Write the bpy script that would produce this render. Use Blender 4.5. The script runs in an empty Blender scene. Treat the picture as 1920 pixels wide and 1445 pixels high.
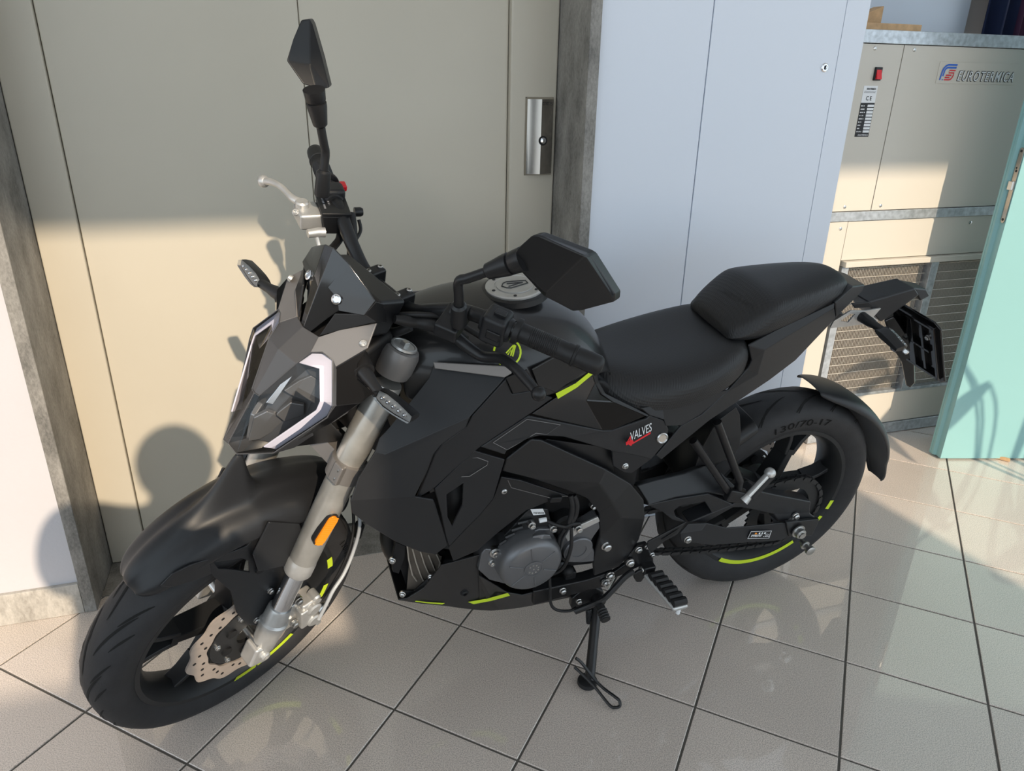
import bpy, bmesh, math, random
from mathutils import Vector, Matrix

random.seed(7)
scene = bpy.context.scene
C = scene.collection

# ---------------------------------------------------------------- camera
FPX = 1377.53                       # focal length in pixels of the 1920 x 1445 frame
CAM = Vector((0.0, 0.0, 1.32497))
_p, _r = math.radians(22.8919), math.radians(1.13023)
_R0 = Vector((1, 0, 0)); CF = Vector((0, math.cos(_p), -math.sin(_p))); _U0 = Vector((0, math.sin(_p), math.cos(_p)))
CR = _R0 * math.cos(_r) + _U0 * math.sin(_r)
CU = -_R0 * math.sin(_r) + _U0 * math.cos(_r)
cam_data = bpy.data.cameras.new('camera')
cam_data.sensor_fit = 'HORIZONTAL'; cam_data.sensor_width = 36.0
cam_data.lens = FPX / 1920 * 36.0; cam_data.clip_start = 0.02
cam = bpy.data.objects.new('camera', cam_data); C.objects.link(cam)
m3 = Matrix((CR, CU, -CF)).transposed()
cam.matrix_world = Matrix.Translation(CAM) @ m3.to_4x4()
scene.camera = cam

# ---------------------------------------------------------------- light
SUN_AZ, SUN_EL = math.radians(115.5), math.radians(29.0)
SUN_D = Vector((math.cos(SUN_EL) * math.cos(SUN_AZ), math.cos(SUN_EL) * math.sin(SUN_AZ), -math.sin(SUN_EL)))
world = bpy.data.worlds.new('sky'); scene.world = world; world.use_nodes = True
bg = world.node_tree.nodes['Background']
bg.inputs[0].default_value = (0.785, 0.905, 1.0, 1); bg.inputs[1].default_value = 2.15
sl = bpy.data.lights.new('sun', 'SUN'); sl.energy = 5.4; sl.angle = math.radians(0.6); sl.color = (1.0, 0.82, 0.61)
sun = bpy.data.objects.new('sun', sl); C.objects.link(sun)
sun.rotation_euler = SUN_D.to_track_quat('-Z', 'Y').to_euler()
scene.view_settings.view_transform = 'Standard'
scene.view_settings.look = 'None'
scene.view_settings.gamma = 1.0
scene.view_settings.use_curve_mapping = False
scene.view_settings.exposure = -0.36

# ---------------------------------------------------------------- materials
def mat(name, col, rough=0.5, metal=0.0, coat=0.0, spec=0.5, bump=0.0, bscale=200.0, var=0.0, vscale=8.0, emit=None,
        trans=0.0, alpha=1.0, ior=1.45, coords='Object', sheen=0.0, vdetail=4.0):
    m = bpy.data.materials.new(name); m.use_nodes = True
    nt = m.node_tree; b = nt.nodes['Principled BSDF']
    b.inputs['Base Color'].default_value = (*col, 1); b.inputs['Roughness'].default_value = rough
    b.inputs['Metallic'].default_value = metal; b.inputs['Coat Weight'].default_value = coat
    b.inputs['Coat Roughness'].default_value = 0.06
    b.inputs['Specular IOR Level'].default_value = spec
    b.inputs['Transmission Weight'].default_value = trans; b.inputs['IOR'].default_value = ior
    b.inputs['Alpha'].default_value = alpha
    if emit:
        b.inputs['Emission Color'].default_value = (*emit[0], 1); b.inputs['Emission Strength'].default_value = emit[1]
    if bump or var:
        tc = nt.nodes.new('ShaderNodeTexCoord')
        src = tc.outputs[coords]
        if bump:
            n = nt.nodes.new('ShaderNodeTexNoise'); n.inputs['Scale'].default_value = bscale; n.inputs['Detail'].default_value = 3
            nt.links.new(src, n.inputs['Vector'])
            bp = nt.nodes.new('ShaderNodeBump'); bp.inputs['Strength'].default_value = bump; bp.inputs['Distance'].default_value = 0.002
            nt.links.new(n.outputs['Fac'], bp.inputs['Height']); nt.links.new(bp.outputs['Normal'], b.inputs['Normal'])
        if var:
            n = nt.nodes.new('ShaderNodeTexNoise'); n.inputs['Scale'].default_value = vscale; n.inputs['Detail'].default_value = vdetail
            nt.links.new(src, n.inputs['Vector'])
            r = nt.nodes.new('ShaderNodeMapRange'); r.inputs['From Min'].default_value = 0.3; r.inputs['From Max'].default_value = 0.7
            r.inputs['To Min'].default_value = 1 - var; r.inputs['To Max'].default_value = 1 + var
            nt.links.new(n.outputs['Fac'], r.inputs['Value'])
            mx = nt.nodes.new('ShaderNodeMix'); mx.data_type = 'RGBA'; mx.blend_type = 'MULTIPLY'; mx.inputs['Factor'].default_value = 1
            mx.inputs[6].default_value = (*col, 1); nt.links.new(r.outputs['Result'], mx.inputs[7])
            nt.links.new(mx.outputs[2], b.inputs['Base Color'])
    return m

M = {}
M['matte'] = mat('matte_black_plastic', (0.015, 0.016, 0.0185), 0.44, bump=0.06, bscale=900)
M['matte2'] = mat('satin_black_plastic', (0.012, 0.0125, 0.014), 0.36, bump=0.05, bscale=700)
M['gloss'] = mat('gloss_black_paint', (0.005, 0.005, 0.006), 0.14, coat=0.35, spec=0.4)
M['tank'] = mat('satin_black_paint', (0.016, 0.016, 0.017), 0.30, coat=0.25)
M['black'] = mat('plain_black', (0.006, 0.006, 0.007), 0.6)
M['steel_black'] = mat('black_coated_steel', (0.010, 0.010, 0.011), 0.28)
M['grey'] = mat('matte_grey_paint', (0.21, 0.20, 0.195), 0.42, metal=0.35, bump=0.03, bscale=900)
M['grey_shaded'] = mat('shaded_grey_paint', (0.085, 0.085, 0.09), 0.40, metal=0.3, bump=0.03, bscale=900)  # cowl grey darkened, with the beak's shade put into the colour
M['tyre'] = mat('tyre_rubber', (0.023, 0.023, 0.025), 0.66, bump=0.18, bscale=320, var=0.15, vscale=25)
M['groove'] = mat('groove_rubber', (0.006, 0.006, 0.006), 0.9)
M['tyretext'] = mat('raised_rubber', (0.003, 0.003, 0.003), 0.7, spec=0.2)
M['rim'] = mat('rim_black', (0.020, 0.021, 0.023), 0.42, metal=0.2)
M['silver'] = mat('cast_aluminium', (0.56, 0.56, 0.55), 0.36, metal=0.65, var=0.08, vscale=40)
M['forktube'] = mat('fork_tube_aluminium', (0.52, 0.51, 0.48), 0.30, metal=0.62, var=0.12, vscale=30)
M['chrome'] = mat('chrome', (0.75, 0.76, 0.78), 0.12, metal=1.0)
M['steel'] = mat('bolt_steel', (0.58, 0.58, 0.57), 0.28, metal=1.0)
M['disc'] = mat('brake_disc_steel', (0.47, 0.40, 0.35), 0.38, metal=0.4, var=0.06, vscale=60)
M['engine'] = mat('engine_grey', (0.16, 0.163, 0.172), 0.36, metal=0.55, bump=0.05, bscale=600)
M['darkmetal'] = mat('dark_metal', (0.035, 0.036, 0.038), 0.42, metal=0.5)
M['bronze'] = mat('oil_cooler_fin', (0.14, 0.12, 0.10), 0.5, metal=0.3)
M['finedge'] = mat('fin_edge', (0.42, 0.38, 0.33), 0.4, metal=0.4)
M['lime'] = mat('lime_stripe', (0.62, 0.80, 0.03), 0.4)
M['red'] = mat('red_plastic', (0.75, 0.02, 0.03), 0.35)
M['white'] = mat('white_plastic', (0.82, 0.82, 0.84), 0.4)
M['led'] = mat('daytime_light_diffuser', (0.62, 0.60, 0.70), 0.32)
M['amber'] = mat('amber_reflector', (0.95, 0.30, 0.01), 0.22, coat=0.6)
M['glass'] = mat('clear_polycarbonate', (0.95, 0.96, 0.97), 0.03, trans=1.0, ior=1.18, spec=0.5)
M['screen'] = mat('smoked_screen', (0.010, 0.011, 0.013), 0.12, coat=0.7, spec=0.5)
M['reflector'] = mat('reflector_chrome_grey', (0.30, 0.30, 0.31), 0.25, metal=0.6)
M['lensdark'] = mat('headlight_interior', (0.085, 0.087, 0.094), 0.30, metal=0.2)
M['hose'] = mat('rubber_hose', (0.012, 0.012, 0.013), 0.5)
M['braid'] = mat('clear_sleeved_hose', (0.42, 0.44, 0.46), 0.3)
M['mirror'] = mat('mirror_glass', (0.85, 0.87, 0.9), 0.03, metal=1.0)
M['gauge'] = mat('instrument_face', (0.01, 0.01, 0.012), 0.08)
M['taillens'] = mat('tail_lens_red', (0.5, 0.01, 0.015), 0.15, coat=0.5)
M['paper'] = mat('sticker_white', (0.78, 0.80, 0.82), 0.5)
M['ink'] = mat('print_black', (0.012, 0.012, 0.014), 0.5)
M['inkgrey'] = mat('print_grey', (0.30, 0.30, 0.32), 0.5)
M['blueink'] = mat('print_blue', (0.03, 0.13, 0.55), 0.5)
M['redink'] = mat('print_red', (0.62, 0.03, 0.04), 0.5)
def lens_mat(name, tint, ior):
    m = bpy.data.materials.new(name); m.use_nodes = True; nt = m.node_tree; nt.nodes.clear()
    o = nt.nodes.new('ShaderNodeOutputMaterial'); mx = nt.nodes.new('ShaderNodeMixShader'); fr = nt.nodes.new('ShaderNodeFresnel'); fr.inputs['IOR'].default_value = ior
    t = nt.nodes.new('ShaderNodeBsdfTransparent'); t.inputs['Color'].default_value = (*tint, 1)
    g = nt.nodes.new('ShaderNodeBsdfGlossy'); g.inputs['Roughness'].default_value = 0.04
    nt.links.new(fr.outputs[0], mx.inputs[0]); nt.links.new(t.outputs[0], mx.inputs[1]); nt.links.new(g.outputs[0], mx.inputs[2]); nt.links.new(mx.outputs[0], o.inputs[0])
    return m
M['glass'] = lens_mat('clear_polycarbonate', (0.90, 0.91, 0.92), 1.5)
# seat vinyl: fine grid emboss
def seat_mat():
    m = mat('seat_vinyl', (0.015, 0.0155, 0.017), 0.48)
    nt = m.node_tree; b = nt.nodes['Principled BSDF']
    tc = nt.nodes.new('ShaderNodeTexCoord'); hs = []
    for ax in ((1, 0, 0.35), (0.15, 1, 1)):
        vm = nt.nodes.new('ShaderNodeVectorMath'); vm.operation = 'DOT_PRODUCT'; vm.inputs[1].default_value = ax
        nt.links.new(tc.outputs['Object'], vm.inputs[0])
        mu = nt.nodes.new('ShaderNodeMath'); mu.operation = 'MULTIPLY'; mu.inputs[1].default_value = 1150.0
        nt.links.new(vm.outputs['Value'], mu.inputs[0])
        si = nt.nodes.new('ShaderNodeMath'); si.operation = 'SINE'; nt.links.new(mu.outputs[0], si.inputs[0]); hs.append(si)
    mx = nt.nodes.new('ShaderNodeMath'); mx.operation = 'MAXIMUM'
    nt.links.new(hs[0].outputs[0], mx.inputs[0]); nt.links.new(hs[1].outputs[0], mx.inputs[1])
    # the emboss only runs along the lower flanks of the cover
    geo = nt.nodes.new('ShaderNodeNewGeometry'); sx = nt.nodes.new('ShaderNodeSeparateXYZ'); nt.links.new(geo.outputs['Normal'], sx.inputs[0])
    mr = nt.nodes.new('ShaderNodeMapRange'); mr.inputs['From Min'].default_value = 0.95; mr.inputs['From Max'].default_value = 0.7
    mr.inputs['To Min'].default_value = 0.03; mr.inputs['To Max'].default_value = 0.22
    nt.links.new(sx.outputs['Z'], mr.inputs['Value'])
    bp = nt.nodes.new('ShaderNodeBump'); bp.inputs['Distance'].default_value = 0.0012
    nt.links.new(mr.outputs['Result'], bp.inputs['Strength']); nt.links.new(mx.outputs[0], bp.inputs['Height'])
    nt.links.new(bp.outputs['Normal'], b.inputs['Normal'])
    return m
M['seat'] = seat_mat()

# ---------------------------------------------------------------- object helpers
def link(name, me, material=None, parent=None):
    o = bpy.data.objects.new(name, me); C.objects.link(o)
    if material is not None and me is not None:
        me.materials.clear(); me.materials.append(material)
    if parent is not None: o.parent = parent
    return o

def tag(o, label=None, category=None, group=None, kind=None):
    if label: o['label'] = label
    if category: o['category'] = category
    if group: o['group'] = group
    if kind: o['kind'] = kind
    return o

def empty(name, loc=(0, 0, 0)):
    o = bpy.data.objects.new(name, None); C.objects.link(o); o.location = loc; o.empty_display_size = 0.1
    return o

class MB:
    """collects verts and faces for one mesh object"""
    def __init__(s): s.v = []; s.f = []
    def add(s, vs, fs):
        k = len(s.v); s.v += [tuple(v) for v in vs]; s.f += [tuple(i + k for i in f) for f in fs]; return s
    def box(s, x0, x1, y0, y1, z0, z1):
        vs = [(x, y, z) for z in (z0, z1) for y in (y0, y1) for x in (x0, x1)]
        return s.add(vs, [(0, 2, 3, 1), (4, 5, 7, 6), (0, 1, 5, 4), (2, 6, 7, 3), (0, 4, 6, 2), (1, 3, 7, 5)])
    def obox(s, c, ax, ay, az):
        c = Vector(c); ax = Vector(ax); ay = Vector(ay); az = Vector(az)
        vs = [c + ax * i + ay * j + az * k for k in (-1, 1) for j in (-1, 1) for i in (-1, 1)]
        return s.add(vs, [(0, 2, 3, 1), (4, 5, 7, 6), (0, 1, 5, 4), (2, 6, 7, 3), (0, 4, 6, 2), (1, 3, 7, 5)])
    def prism(s, pts, off, cap=True):
        """polygon pts (3D) extruded by the vector off"""
        n = len(pts); off = Vector(off)
        vs = [Vector(p) for p in pts] + [Vector(p) + off for p in pts]
        fs = [(i, (i + 1) % n, n + (i + 1) % n, n + i) for i in range(n)]
        if cap: fs += [tuple(range(n))[::-1], tuple(range(n, 2 * n))]
        return s.add(vs, fs)
    def tube(s, path, r, n=10, cap=True):
        path = [Vector(p) for p in path]; m = len(path)
        rs = r if isinstance(r, (list, tuple)) else [r] * m
        T = []
        for i in range(m):
            a = path[max(i - 1, 0)]; b = path[min(i + 1, m - 1)]; T.append((b - a).normalized())
        up = Vector((0, 0, 1)) if abs(T[0].z) < 0.9 else Vector((1, 0, 0))
        N = T[0].cross(up).normalized(); vs = []
        for i in range(m):
            if i:
                N = (N - T[i] * N.dot(T[i])).normalized()
            B = T[i].cross(N)
            for k in range(n):
                a = 2 * math.pi * k / n
                vs.append(path[i] + (N * math.cos(a) + B * math.sin(a)) * rs[i])
        fs = []
        for i in range(m - 1):
            for k in range(n):
                k2 = (k + 1) % n
                fs.append((i * n + k, i * n + k2, (i + 1) * n + k2, (i + 1) * n + k))
        if cap: fs += [tuple(range(n))[::-1], tuple((m - 1) * n + k for k in range(n))]
        return s.add(vs, fs)
    def lathe(s, o, d, prof, n=24, closed=False):
        """profile [(distance along d, radius)] turned about the axis o + d"""
        o = Vector(o); d = Vector(d).normalized()
        up = Vector((0, 0, 1)) if abs(d.z) < 0.9 else Vector((1, 0, 0))
        N = d.cross(up).normalized(); B = d.cross(N); m = len(prof); vs = []
        for (h, r) in prof:
            for k in range(n):
                a = 2 * math.pi * k / n
                vs.append(o + d * h + (N * math.cos(a) + B * math.sin(a)) * r)
        fs = []
        for i in range(m if closed else m - 1):
            i2 = (i + 1) % m
            for k in range(n):
                k2 = (k + 1) % n
                fs.append((i * n + k, i * n + k2, i2 * n + k2, i2 * n + k))
        if not closed:
            fs += [tuple(range(n))[::-1], tuple((m - 1) * n + k for k in range(n))]
        return s.add(vs, fs)
    def grid(s, rows, wrap=False):
        m = len(rows); n = len(rows[0]); vs = [p for r in rows for p in r]; fs = []
        for i in range(m - 1):
            for j in range(n if wrap else n - 1):
                j2 = (j + 1) % n
                fs.append((i * n + j, i * n + j2, (i + 1) * n + j2, (i + 1) * n + j))
        return s.add(vs, fs)
    def sphere(s, c, r, n=14, m=8, sq=(1, 1, 1)):
        c = Vector(c); vs = []; fs = []
        vs.append(c + Vector((0, 0, r * sq[2])))
        for i in range(1, m):
            t = math.pi * i / m
            for k in range(n):
                a = 2 * math.pi * k / n
                vs.append(c + Vector((math.sin(t) * math.cos(a) * r * sq[0], math.sin(t) * math.sin(a) * r * sq[1], math.cos(t) * r * sq[2])))
        vs.append(c - Vector((0, 0, r * sq[2])))
        for k in range(n): fs.append((0, 1 + k, 1 + (k + 1) % n))
        for i in range(m - 2):
            for k in range(n):
                a = 1 + i * n + k; b = 1 + i * n + (k + 1) % n
                fs.append((a, a + n, b + n, b))
        e = len(vs) - 1
        for k in range(n): fs.append((e, 1 + (m - 2) * n + (k + 1) % n, 1 + (m - 2) * n + k))
        return s.add(vs, fs)
    def build(s, name, material, parent=None, xf=None, smooth=30, bevel=0.0, segs=2, solid=0.0, sub=0, fix=True, soff=-1.0):
        vs = s.v if xf is None else [xf(v) for v in s.v]
        me = bpy.data.meshes.new(name); me.from_pydata([tuple(v) for v in vs], [], s.f); me.update()
        if fix:
            bm = bmesh.new(); bm.from_mesh(me); bmesh.ops.recalc_face_normals(bm, faces=bm.faces); bm.to_mesh(me); bm.free()
        o = link(name, me, material, parent)
        return finish(o, smooth, bevel, segs, solid, sub, soff)

def finish(o, smooth=30, bevel=0.0, segs=2, solid=0.0, sub=0, soff=-1.0):
    me = o.data
    if smooth:
        me.shade_smooth()
        if not bevel: me.set_sharp_from_angle(angle=math.radians(smooth if not sub else 180))
    if solid:
        md = o.modifiers.new('solid', 'SOLIDIFY'); md.thickness = solid; md.offset = soff
    if sub:
        md = o.modifiers.new('sub', 'SUBSURF'); md.levels = sub; md.render_levels = sub
    if bevel:
        md = o.modifiers.new('bevel', 'BEVEL'); md.width = bevel; md.segments = segs; md.limit_method = 'ANGLE'
        md.angle_limit = math.radians(smooth or 30); md.harden_normals = True
    return o

def text_mesh(s, size=1.0, depth=0.0, off=0.0, space=1.0):
    cu = bpy.data.curves.new('lettering', 'FONT'); cu.body = s; cu.size = size; cu.extrude = depth; cu.offset = off; cu.space_character = space; cu.resolution_u = 3
    cu.align_x = 'LEFT'
    ob = bpy.data.objects.new('lettering_tmp', cu); C.objects.link(ob)
    dg = bpy.context.evaluated_depsgraph_get(); dg.update()
    me = bpy.data.meshes.new_from_object(ob.evaluated_get(dg))
    bpy.data.objects.remove(ob); bpy.data.curves.remove(cu)
    return me

def text_on(name, s, size, org, ux, uy, material, parent, shear=0.0, wide=1.0, lift=0.0006, bold=0.0, xf=None, fit=None, space=1.0):
    """flat print of s: baseline start org, ux reading direction, uy up"""
    me = text_mesh(s, size, 0.0, bold, space)
    if fit:
        xs = [v.co.x for v in me.vertices]; wide = fit / (max(xs) - min(xs))
    org = Vector(org); ux = Vector(ux).normalized(); uy = Vector(uy); uy = (uy - ux * uy.dot(ux)).normalized(); nz = ux.cross(uy)
    for v in me.vertices:
        x, y = v.co.x * wide + v.co.y * shear, v.co.y
        v.co = org + ux * x + uy * y + nz * lift
    if xf:
        for v in me.vertices: v.co = xf(v.co)
    o = link(name, me, material, parent)
    return o

def print_row(name, org, ux, uy, length, h, material, parent, seed=0, lift=.0005):
    """row of print too small to read: a run of short dashes"""
    rnd = random.Random(seed); org = Vector(org); ux = Vector(ux).normalized(); uy = Vector(uy); uy = (uy - ux * uy.dot(ux)).normalized(); nz = ux.cross(uy)
    mb = MB(); x = 0.0
    while x < length:
        w = min(rnd.uniform(.5, 1.3) * h, length - x)
        mb.add([org + ux * x + nz * lift, org + ux * (x + w) + nz * lift, org + ux * (x + w) + uy * h + nz * lift, org + ux * x + uy * h + nz * lift], [(0, 1, 2, 3)]); x += w + h * rnd.choice((.3, .3, .9))
    return mb.build(name, material, parent, smooth=0, fix=False)

# ================================================================ the room
TH = math.radians(17.5)
WD = Vector((math.cos(TH), math.sin(TH), 0)); WN = Vector((-math.sin(TH), math.cos(TH), 0))
def W(s, n, z): return WD * s + WN * n + Vector((0, 0, z))
def wxf(v): return W(v[0], v[1], v[2])

# porcelain tile with fine speckle, polished
def tile_mat():
    m = mat('speckled_porcelain', (0.40, 0.355, 0.315), 0.17, spec=0.6)
    nt = m.node_tree; b = nt.nodes['Principled BSDF']
    geo = nt.nodes.new('ShaderNodeNewGeometry')
    n1 = nt.nodes.new('ShaderNodeTexNoise'); n1.inputs['Scale'].default_value = 420; n1.inputs['Detail'].default_value = 2
    n2 = nt.nodes.new('ShaderNodeTexNoise'); n2.inputs['Scale'].default_value = 2.2; n2.inputs['Detail'].default_value = 3
    for n in (n1, n2): nt.links.new(geo.outputs['Position'], n.inputs['Vector'])
    cr = nt.nodes.new('ShaderNodeValToRGB'); e = cr.color_ramp.elements
    e[0].position = 0.34; e[0].color = (0.44, 0.385, 0.345, 1); e[1].position = 0.60; e[1].color = (0.78, 0.695, 0.63, 1)
    nt.links.new(n1.outputs['Fac'], cr.inputs['Fac'])
    mr = nt.nodes.new('ShaderNodeMapRange'); mr.inputs['From Min'].default_value = 0.3; mr.inputs['From Max'].default_value = 0.7
    mr.inputs['To Min'].default_value = 0.93; mr.inputs['To Max'].default_value = 1.05; nt.links.new(n2.outputs['Fac'], mr.inputs['Value'])
    oi = nt.nodes.new('ShaderNodeObjectInfo'); m2 = nt.nodes.new('ShaderNodeMapRange')
    m2.inputs['To Min'].default_value = 0.95; m2.inputs['To Max'].default_value = 1.04; nt.links.new(oi.outputs['Random'], m2.inputs['Value'])
    mm = nt.nodes.new('ShaderNodeMath'); mm.operation = 'MULTIPLY'; nt.links.new(mr.outputs[0], mm.inputs[0]); nt.links.new(m2.outputs[0], mm.inputs[1])
    mx = nt.nodes.new('ShaderNodeMix'); mx.data_type = 'RGBA'; mx.blend_type = 'MULTIPLY'; mx.inputs['Factor'].default_value = 1
    nt.links.new(cr.outputs['Color'], mx.inputs[6]); nt.links.new(mm.outputs[0], mx.inputs[7]); nt.links.new(mx.outputs[2], b.inputs['Base Color'])
    b.inputs['Coat Weight'].default_value = 1.0; b.inputs['Coat Roughness'].default_value = 0.025; b.inputs['Coat IOR'].default_value = 1.6
    b.inputs['Roughness'].default_value = 0.32
    return m
M['tile'] = tile_mat()
M['grout'] = mat('grout', (0.12, 0.115, 0.105), 0.8, bump=0.2, bscale=400)
M['plaster'] = mat('white_plaster', (0.58, 0.57, 0.60), 0.75, bump=0.25, bscale=160, var=0.02, vscale=3)
M['cream'] = mat('cream_enamel', (0.545, 0.505, 0.42), 0.33, bump=0.015, bscale=60, var=0.03, vscale=2.5)
def stone_mat(name, c0, c1, scale):
    m = mat(name, c0, 0.55)
    nt = m.node_tree; b = nt.nodes['Principled BSDF']; geo = nt.nodes.new('ShaderNodeNewGeometry')
    n1 = nt.nodes.new('ShaderNodeTexNoise'); n1.inputs['Scale'].default_value = scale; n1.inputs['Detail'].default_value = 6; n1.inputs['Roughness'].default_value = 0.75
    n2 = nt.nodes.new('ShaderNodeTexNoise'); n2.inputs['Scale'].default_value = scale * 0.09; n2.inputs['Detail'].default_value = 5
    mp = nt.nodes.new('ShaderNodeMapping'); mp.inputs['Scale'].default_value = (1, 1, 0.45)
    nt.links.new(geo.outputs['Position'], mp.inputs['Vector']); nt.links.new(mp.outputs[0], n1.inputs['Vector']); nt.links.new(mp.outputs[0], n2.inputs['Vector'])
    ad = nt.nodes.new('ShaderNodeMath'); ad.operation = 'ADD'; nt.links.new(n1.outputs['Fac'], ad.inputs[0]); nt.links.new(n2.outputs['Fac'], ad.inputs[1])
    mr = nt.nodes.new('ShaderNodeMapRange'); mr.inputs['From Min'].default_value = 0.75; mr.inputs['From Max'].default_value = 1.25
    nt.links.new(ad.outputs[0], mr.inputs['Value'])
    cr = nt.nodes.new('ShaderNodeValToRGB'); e = cr.color_ramp.elements; e[0].color = (*c0, 1); e[1].color = (*c1, 1)
    nt.links.new(mr.outputs[0], cr.inputs['Fac']); nt.links.new(cr.outputs['Color'], b.inputs['Base Color'])
    bp = nt.nodes.new('ShaderNodeBump'); bp.inputs['Strength'].default_value = 0.25; bp.inputs['Distance'].default_value = 0.002
    nt.links.new(n1.outputs['Fac'], bp.inputs['Height']); nt.links.new(bp.outputs['Normal'], b.inputs['Normal'])
    return m
M['stone'] = stone_mat('grey_stone_jamb', (0.13, 0.125, 0.115), (0.34, 0.325, 0.30), 190)
M['stone2'] = stone_mat('pale_stone_baseboard', (0.30, 0.28, 0.25), (0.62, 0.59, 0.54), 70)
M['whitecup'] = mat('white_lacquer', (0.74, 0.79, 0.88), 0.38, bump=0.03, bscale=40)
M['beige'] = mat('beige_enamel', (0.60, 0.565, 0.50), 0.34, bump=0.01, bscale=60)
M['galv'] = mat('galvanised_steel', (0.50, 0.53, 0.56), 0.38, metal=0.65, var=0.22, vscale=60)
M['gauze'] = mat('coil_fins', (0.20, 0.165, 0.14), 0.55, metal=0.3)
M['wire'] = mat('galvanised_wire', (0.60, 0.56, 0.50), 0.4, metal=0.4)
M['teal'] = mat('mint_enamel', (0.26, 0.49, 0.50), 0.36, bump=0.01, bscale=50)
M['tealedge'] = mat('grey_green_edge', (0.25, 0.38, 0.36), 0.4)
M['nickel'] = mat('polished_nickel', (0.42, 0.39, 0.35), 0.20, metal=1.0)
M['wood'] = mat('raw_pine', (0.60, 0.38, 0.20), 0.65, var=0.2, vscale=30)
M['greywall'] = mat('grey_wall', (0.42, 0.41, 0.40), 0.8)
M['navy'] = mat('dark_navy_cloth', (0.012, 0.022, 0.07), 0.7)
M['plum'] = mat('dark_plum_cloth', (0.05, 0.012, 0.05), 0.7)
M['ceil'] = mat('ceiling_white', (0.80, 0.80, 0.80), 0.9)

# floor: grout bed with one tile object per tile
TP = 0.30689; TYAW = math.radians(-24.5634); TC, TS = math.cos(TYAW), math.sin(TYAW); TX0, TY0 = -0.96138, 1.90564
fl = MB().box(-9, 9, -2.2, 4.2, -0.12, -0.003).build('floor', M['grout'], xf=wxf, smooth=0); tag(fl, kind='structure')
g = 0.0026
tm = MB(); a = TP - g; bb = 0.0012
vs = []
for (x0, z) in ((g, -0.004), (g, -bb), (g + bb, 0.0)):
    x1 = TP - x0; vs += [(x0, x0, z), (x1, x0, z), (x1, x1, z), (x0, x1, z)]
fs = [(8, 9, 10, 11)]
for k in (0, 4):
    for i in range(4): fs.append((k + i, k + (i + 1) % 4, k + 4 + (i + 1) % 4, k + 4 + i))
tile_me = None
tiles = []
for i in range(-12, 16):
    for j in range(-9, 12):
        cx = TX0 + TP * ((i + .5) * TC - (j + .5) * TS); cy = TY0 + TP * ((i + .5) * TS + (j + .5) * TC)
        v = Vector((cx, cy, 0)); s_, n_ = v.dot(WD), v.dot(WN)
        # keep the tiles that the view takes in
        d = v - CAM; zc = d.dot(CF)
        if zc < 0.45: continue
        px, py = 960 + FPX * d.dot(CR) / zc, 722.5 - FPX * d.dot(CU) / zc
        if px < -1250 or px > 3000 or py > 2300: continue
        lim = 2.0 if s_ < 1.5 else 2.35
        if n_ > lim: continue
        x = TX0 + TP * (i * TC - j * TS); y = TY0 + TP * (i * TS + j * TC)
        tiles.append((x, y))
print('tiles', len(tiles))
for (x, y) in tiles:
    if tile_me is None:
        o = MB().add(vs, fs).build('tile', M['tile'], fl, smooth=0); tile_me = o.data
    else:
        o = link('tile', tile_me, None, fl)
    o.location = (x, y, 0); o.rotation_euler = (0, 0, TYAW)
fl2 = MB().box(-9, 9, -7.0, -2.2, -0.12, 0.0).build('floor', M['tile'], xf=wxf, smooth=0); tag(fl2, kind='structure')

def sbox(name, m, s0, s1, n0, n1, z0, z1, parent=None, kind='structure', bevel=0.0):
    o = MB().box(s0, s1, n0, n1, z0, z1).build(name, M[m], parent, xf=wxf, smooth=30 if bevel else 0, bevel=bevel)
    if kind and parent is None: tag(o, kind=kind)
    return o
H = 4.3
sbox('wall_left', 'plaster', -9, -.598, 1.818, 2.6, 0, H)
sbox('baseboard_left', 'stone2', -6, -.598, 1.806, 1.8178, 0.0005, .092, bevel=.0015)
sbox('trim_1', 'stone', -.5978, -.568, 1.806, 2.06, 0.0005, H, bevel=.002)
sbox('trim_2', 'stone', .745, .7745, 1.800, 2.06, 0.0005, H, bevel=.002)
sbox('trim_3', 'stone', -.5675, .7445, 1.862, 2.10, -.002, .0015)          # stone threshold in the lift recess
# lift door: fixed left and right frame panels with two leaves between
dr = tag(MB().box(-.5675, .7445, 2.10, 2.5, 0.002, H).build('door_1', M['cream'], xf=wxf, smooth=0), kind='structure')
sbox('frame_panel', 'cream', -.567, -.473, 2.012, 2.09, .004, H, dr, bevel=.004)
sbox('frame_panel', 'cream', .612, .744, 2.006, 2.09, .004, H, dr, bevel=.006)
sbox('door_leaf', 'cream', -.4715, .0845, 2.022, 2.06, .010, H, dr, bevel=.003)
sbox('door_leaf', 'cream', .0855, .6108, 2.026, 2.065, .010, H, dr, bevel=.003)
# release plate with keyhole on the right frame panel
pl = [(-.0385, 1.069), (-.0385, 1.272), (.0385, 1.272), (.0385, 1.069)]
rows = []
for (u, dn) in ((-.0395, 0.0), (-.037, -.010), (-.030, -.014), (0.0, -.021), (.030, -.014), (.037, -.010), (.0395, 0.0)):
    rows.append([(.694 + u, 2.005 + dn, z) for z in (1.069, 1.074, 1.267, 1.272)])
for r in rows:
    r[0] = (r[0][0], 2.005, r[0][2]); r[3] = (r[3][0], 2.005, r[3][2])
rp = MB().grid(rows).build('release_plate', M['nickel'], dr, xf=wxf, smooth=20)
rp['label'] = 'polished metal release plate with keyhole'
MB().lathe((.700, 1.9835, 1.162), (0, -1, 0), [(-.006, .0115), (.000, .0125), (.0012, .0115), (.0012, .009)], 20).build('keyhole_ring', M['black'], rp, xf=wxf)
MB().lathe((.700, 1.9835, 1.162), (0, -1, 0), [(-.006, .008), (.0022, .008), (.003, .006)], 20).build('key_cylinder', M['chrome'], rp, xf=wxf)
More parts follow.
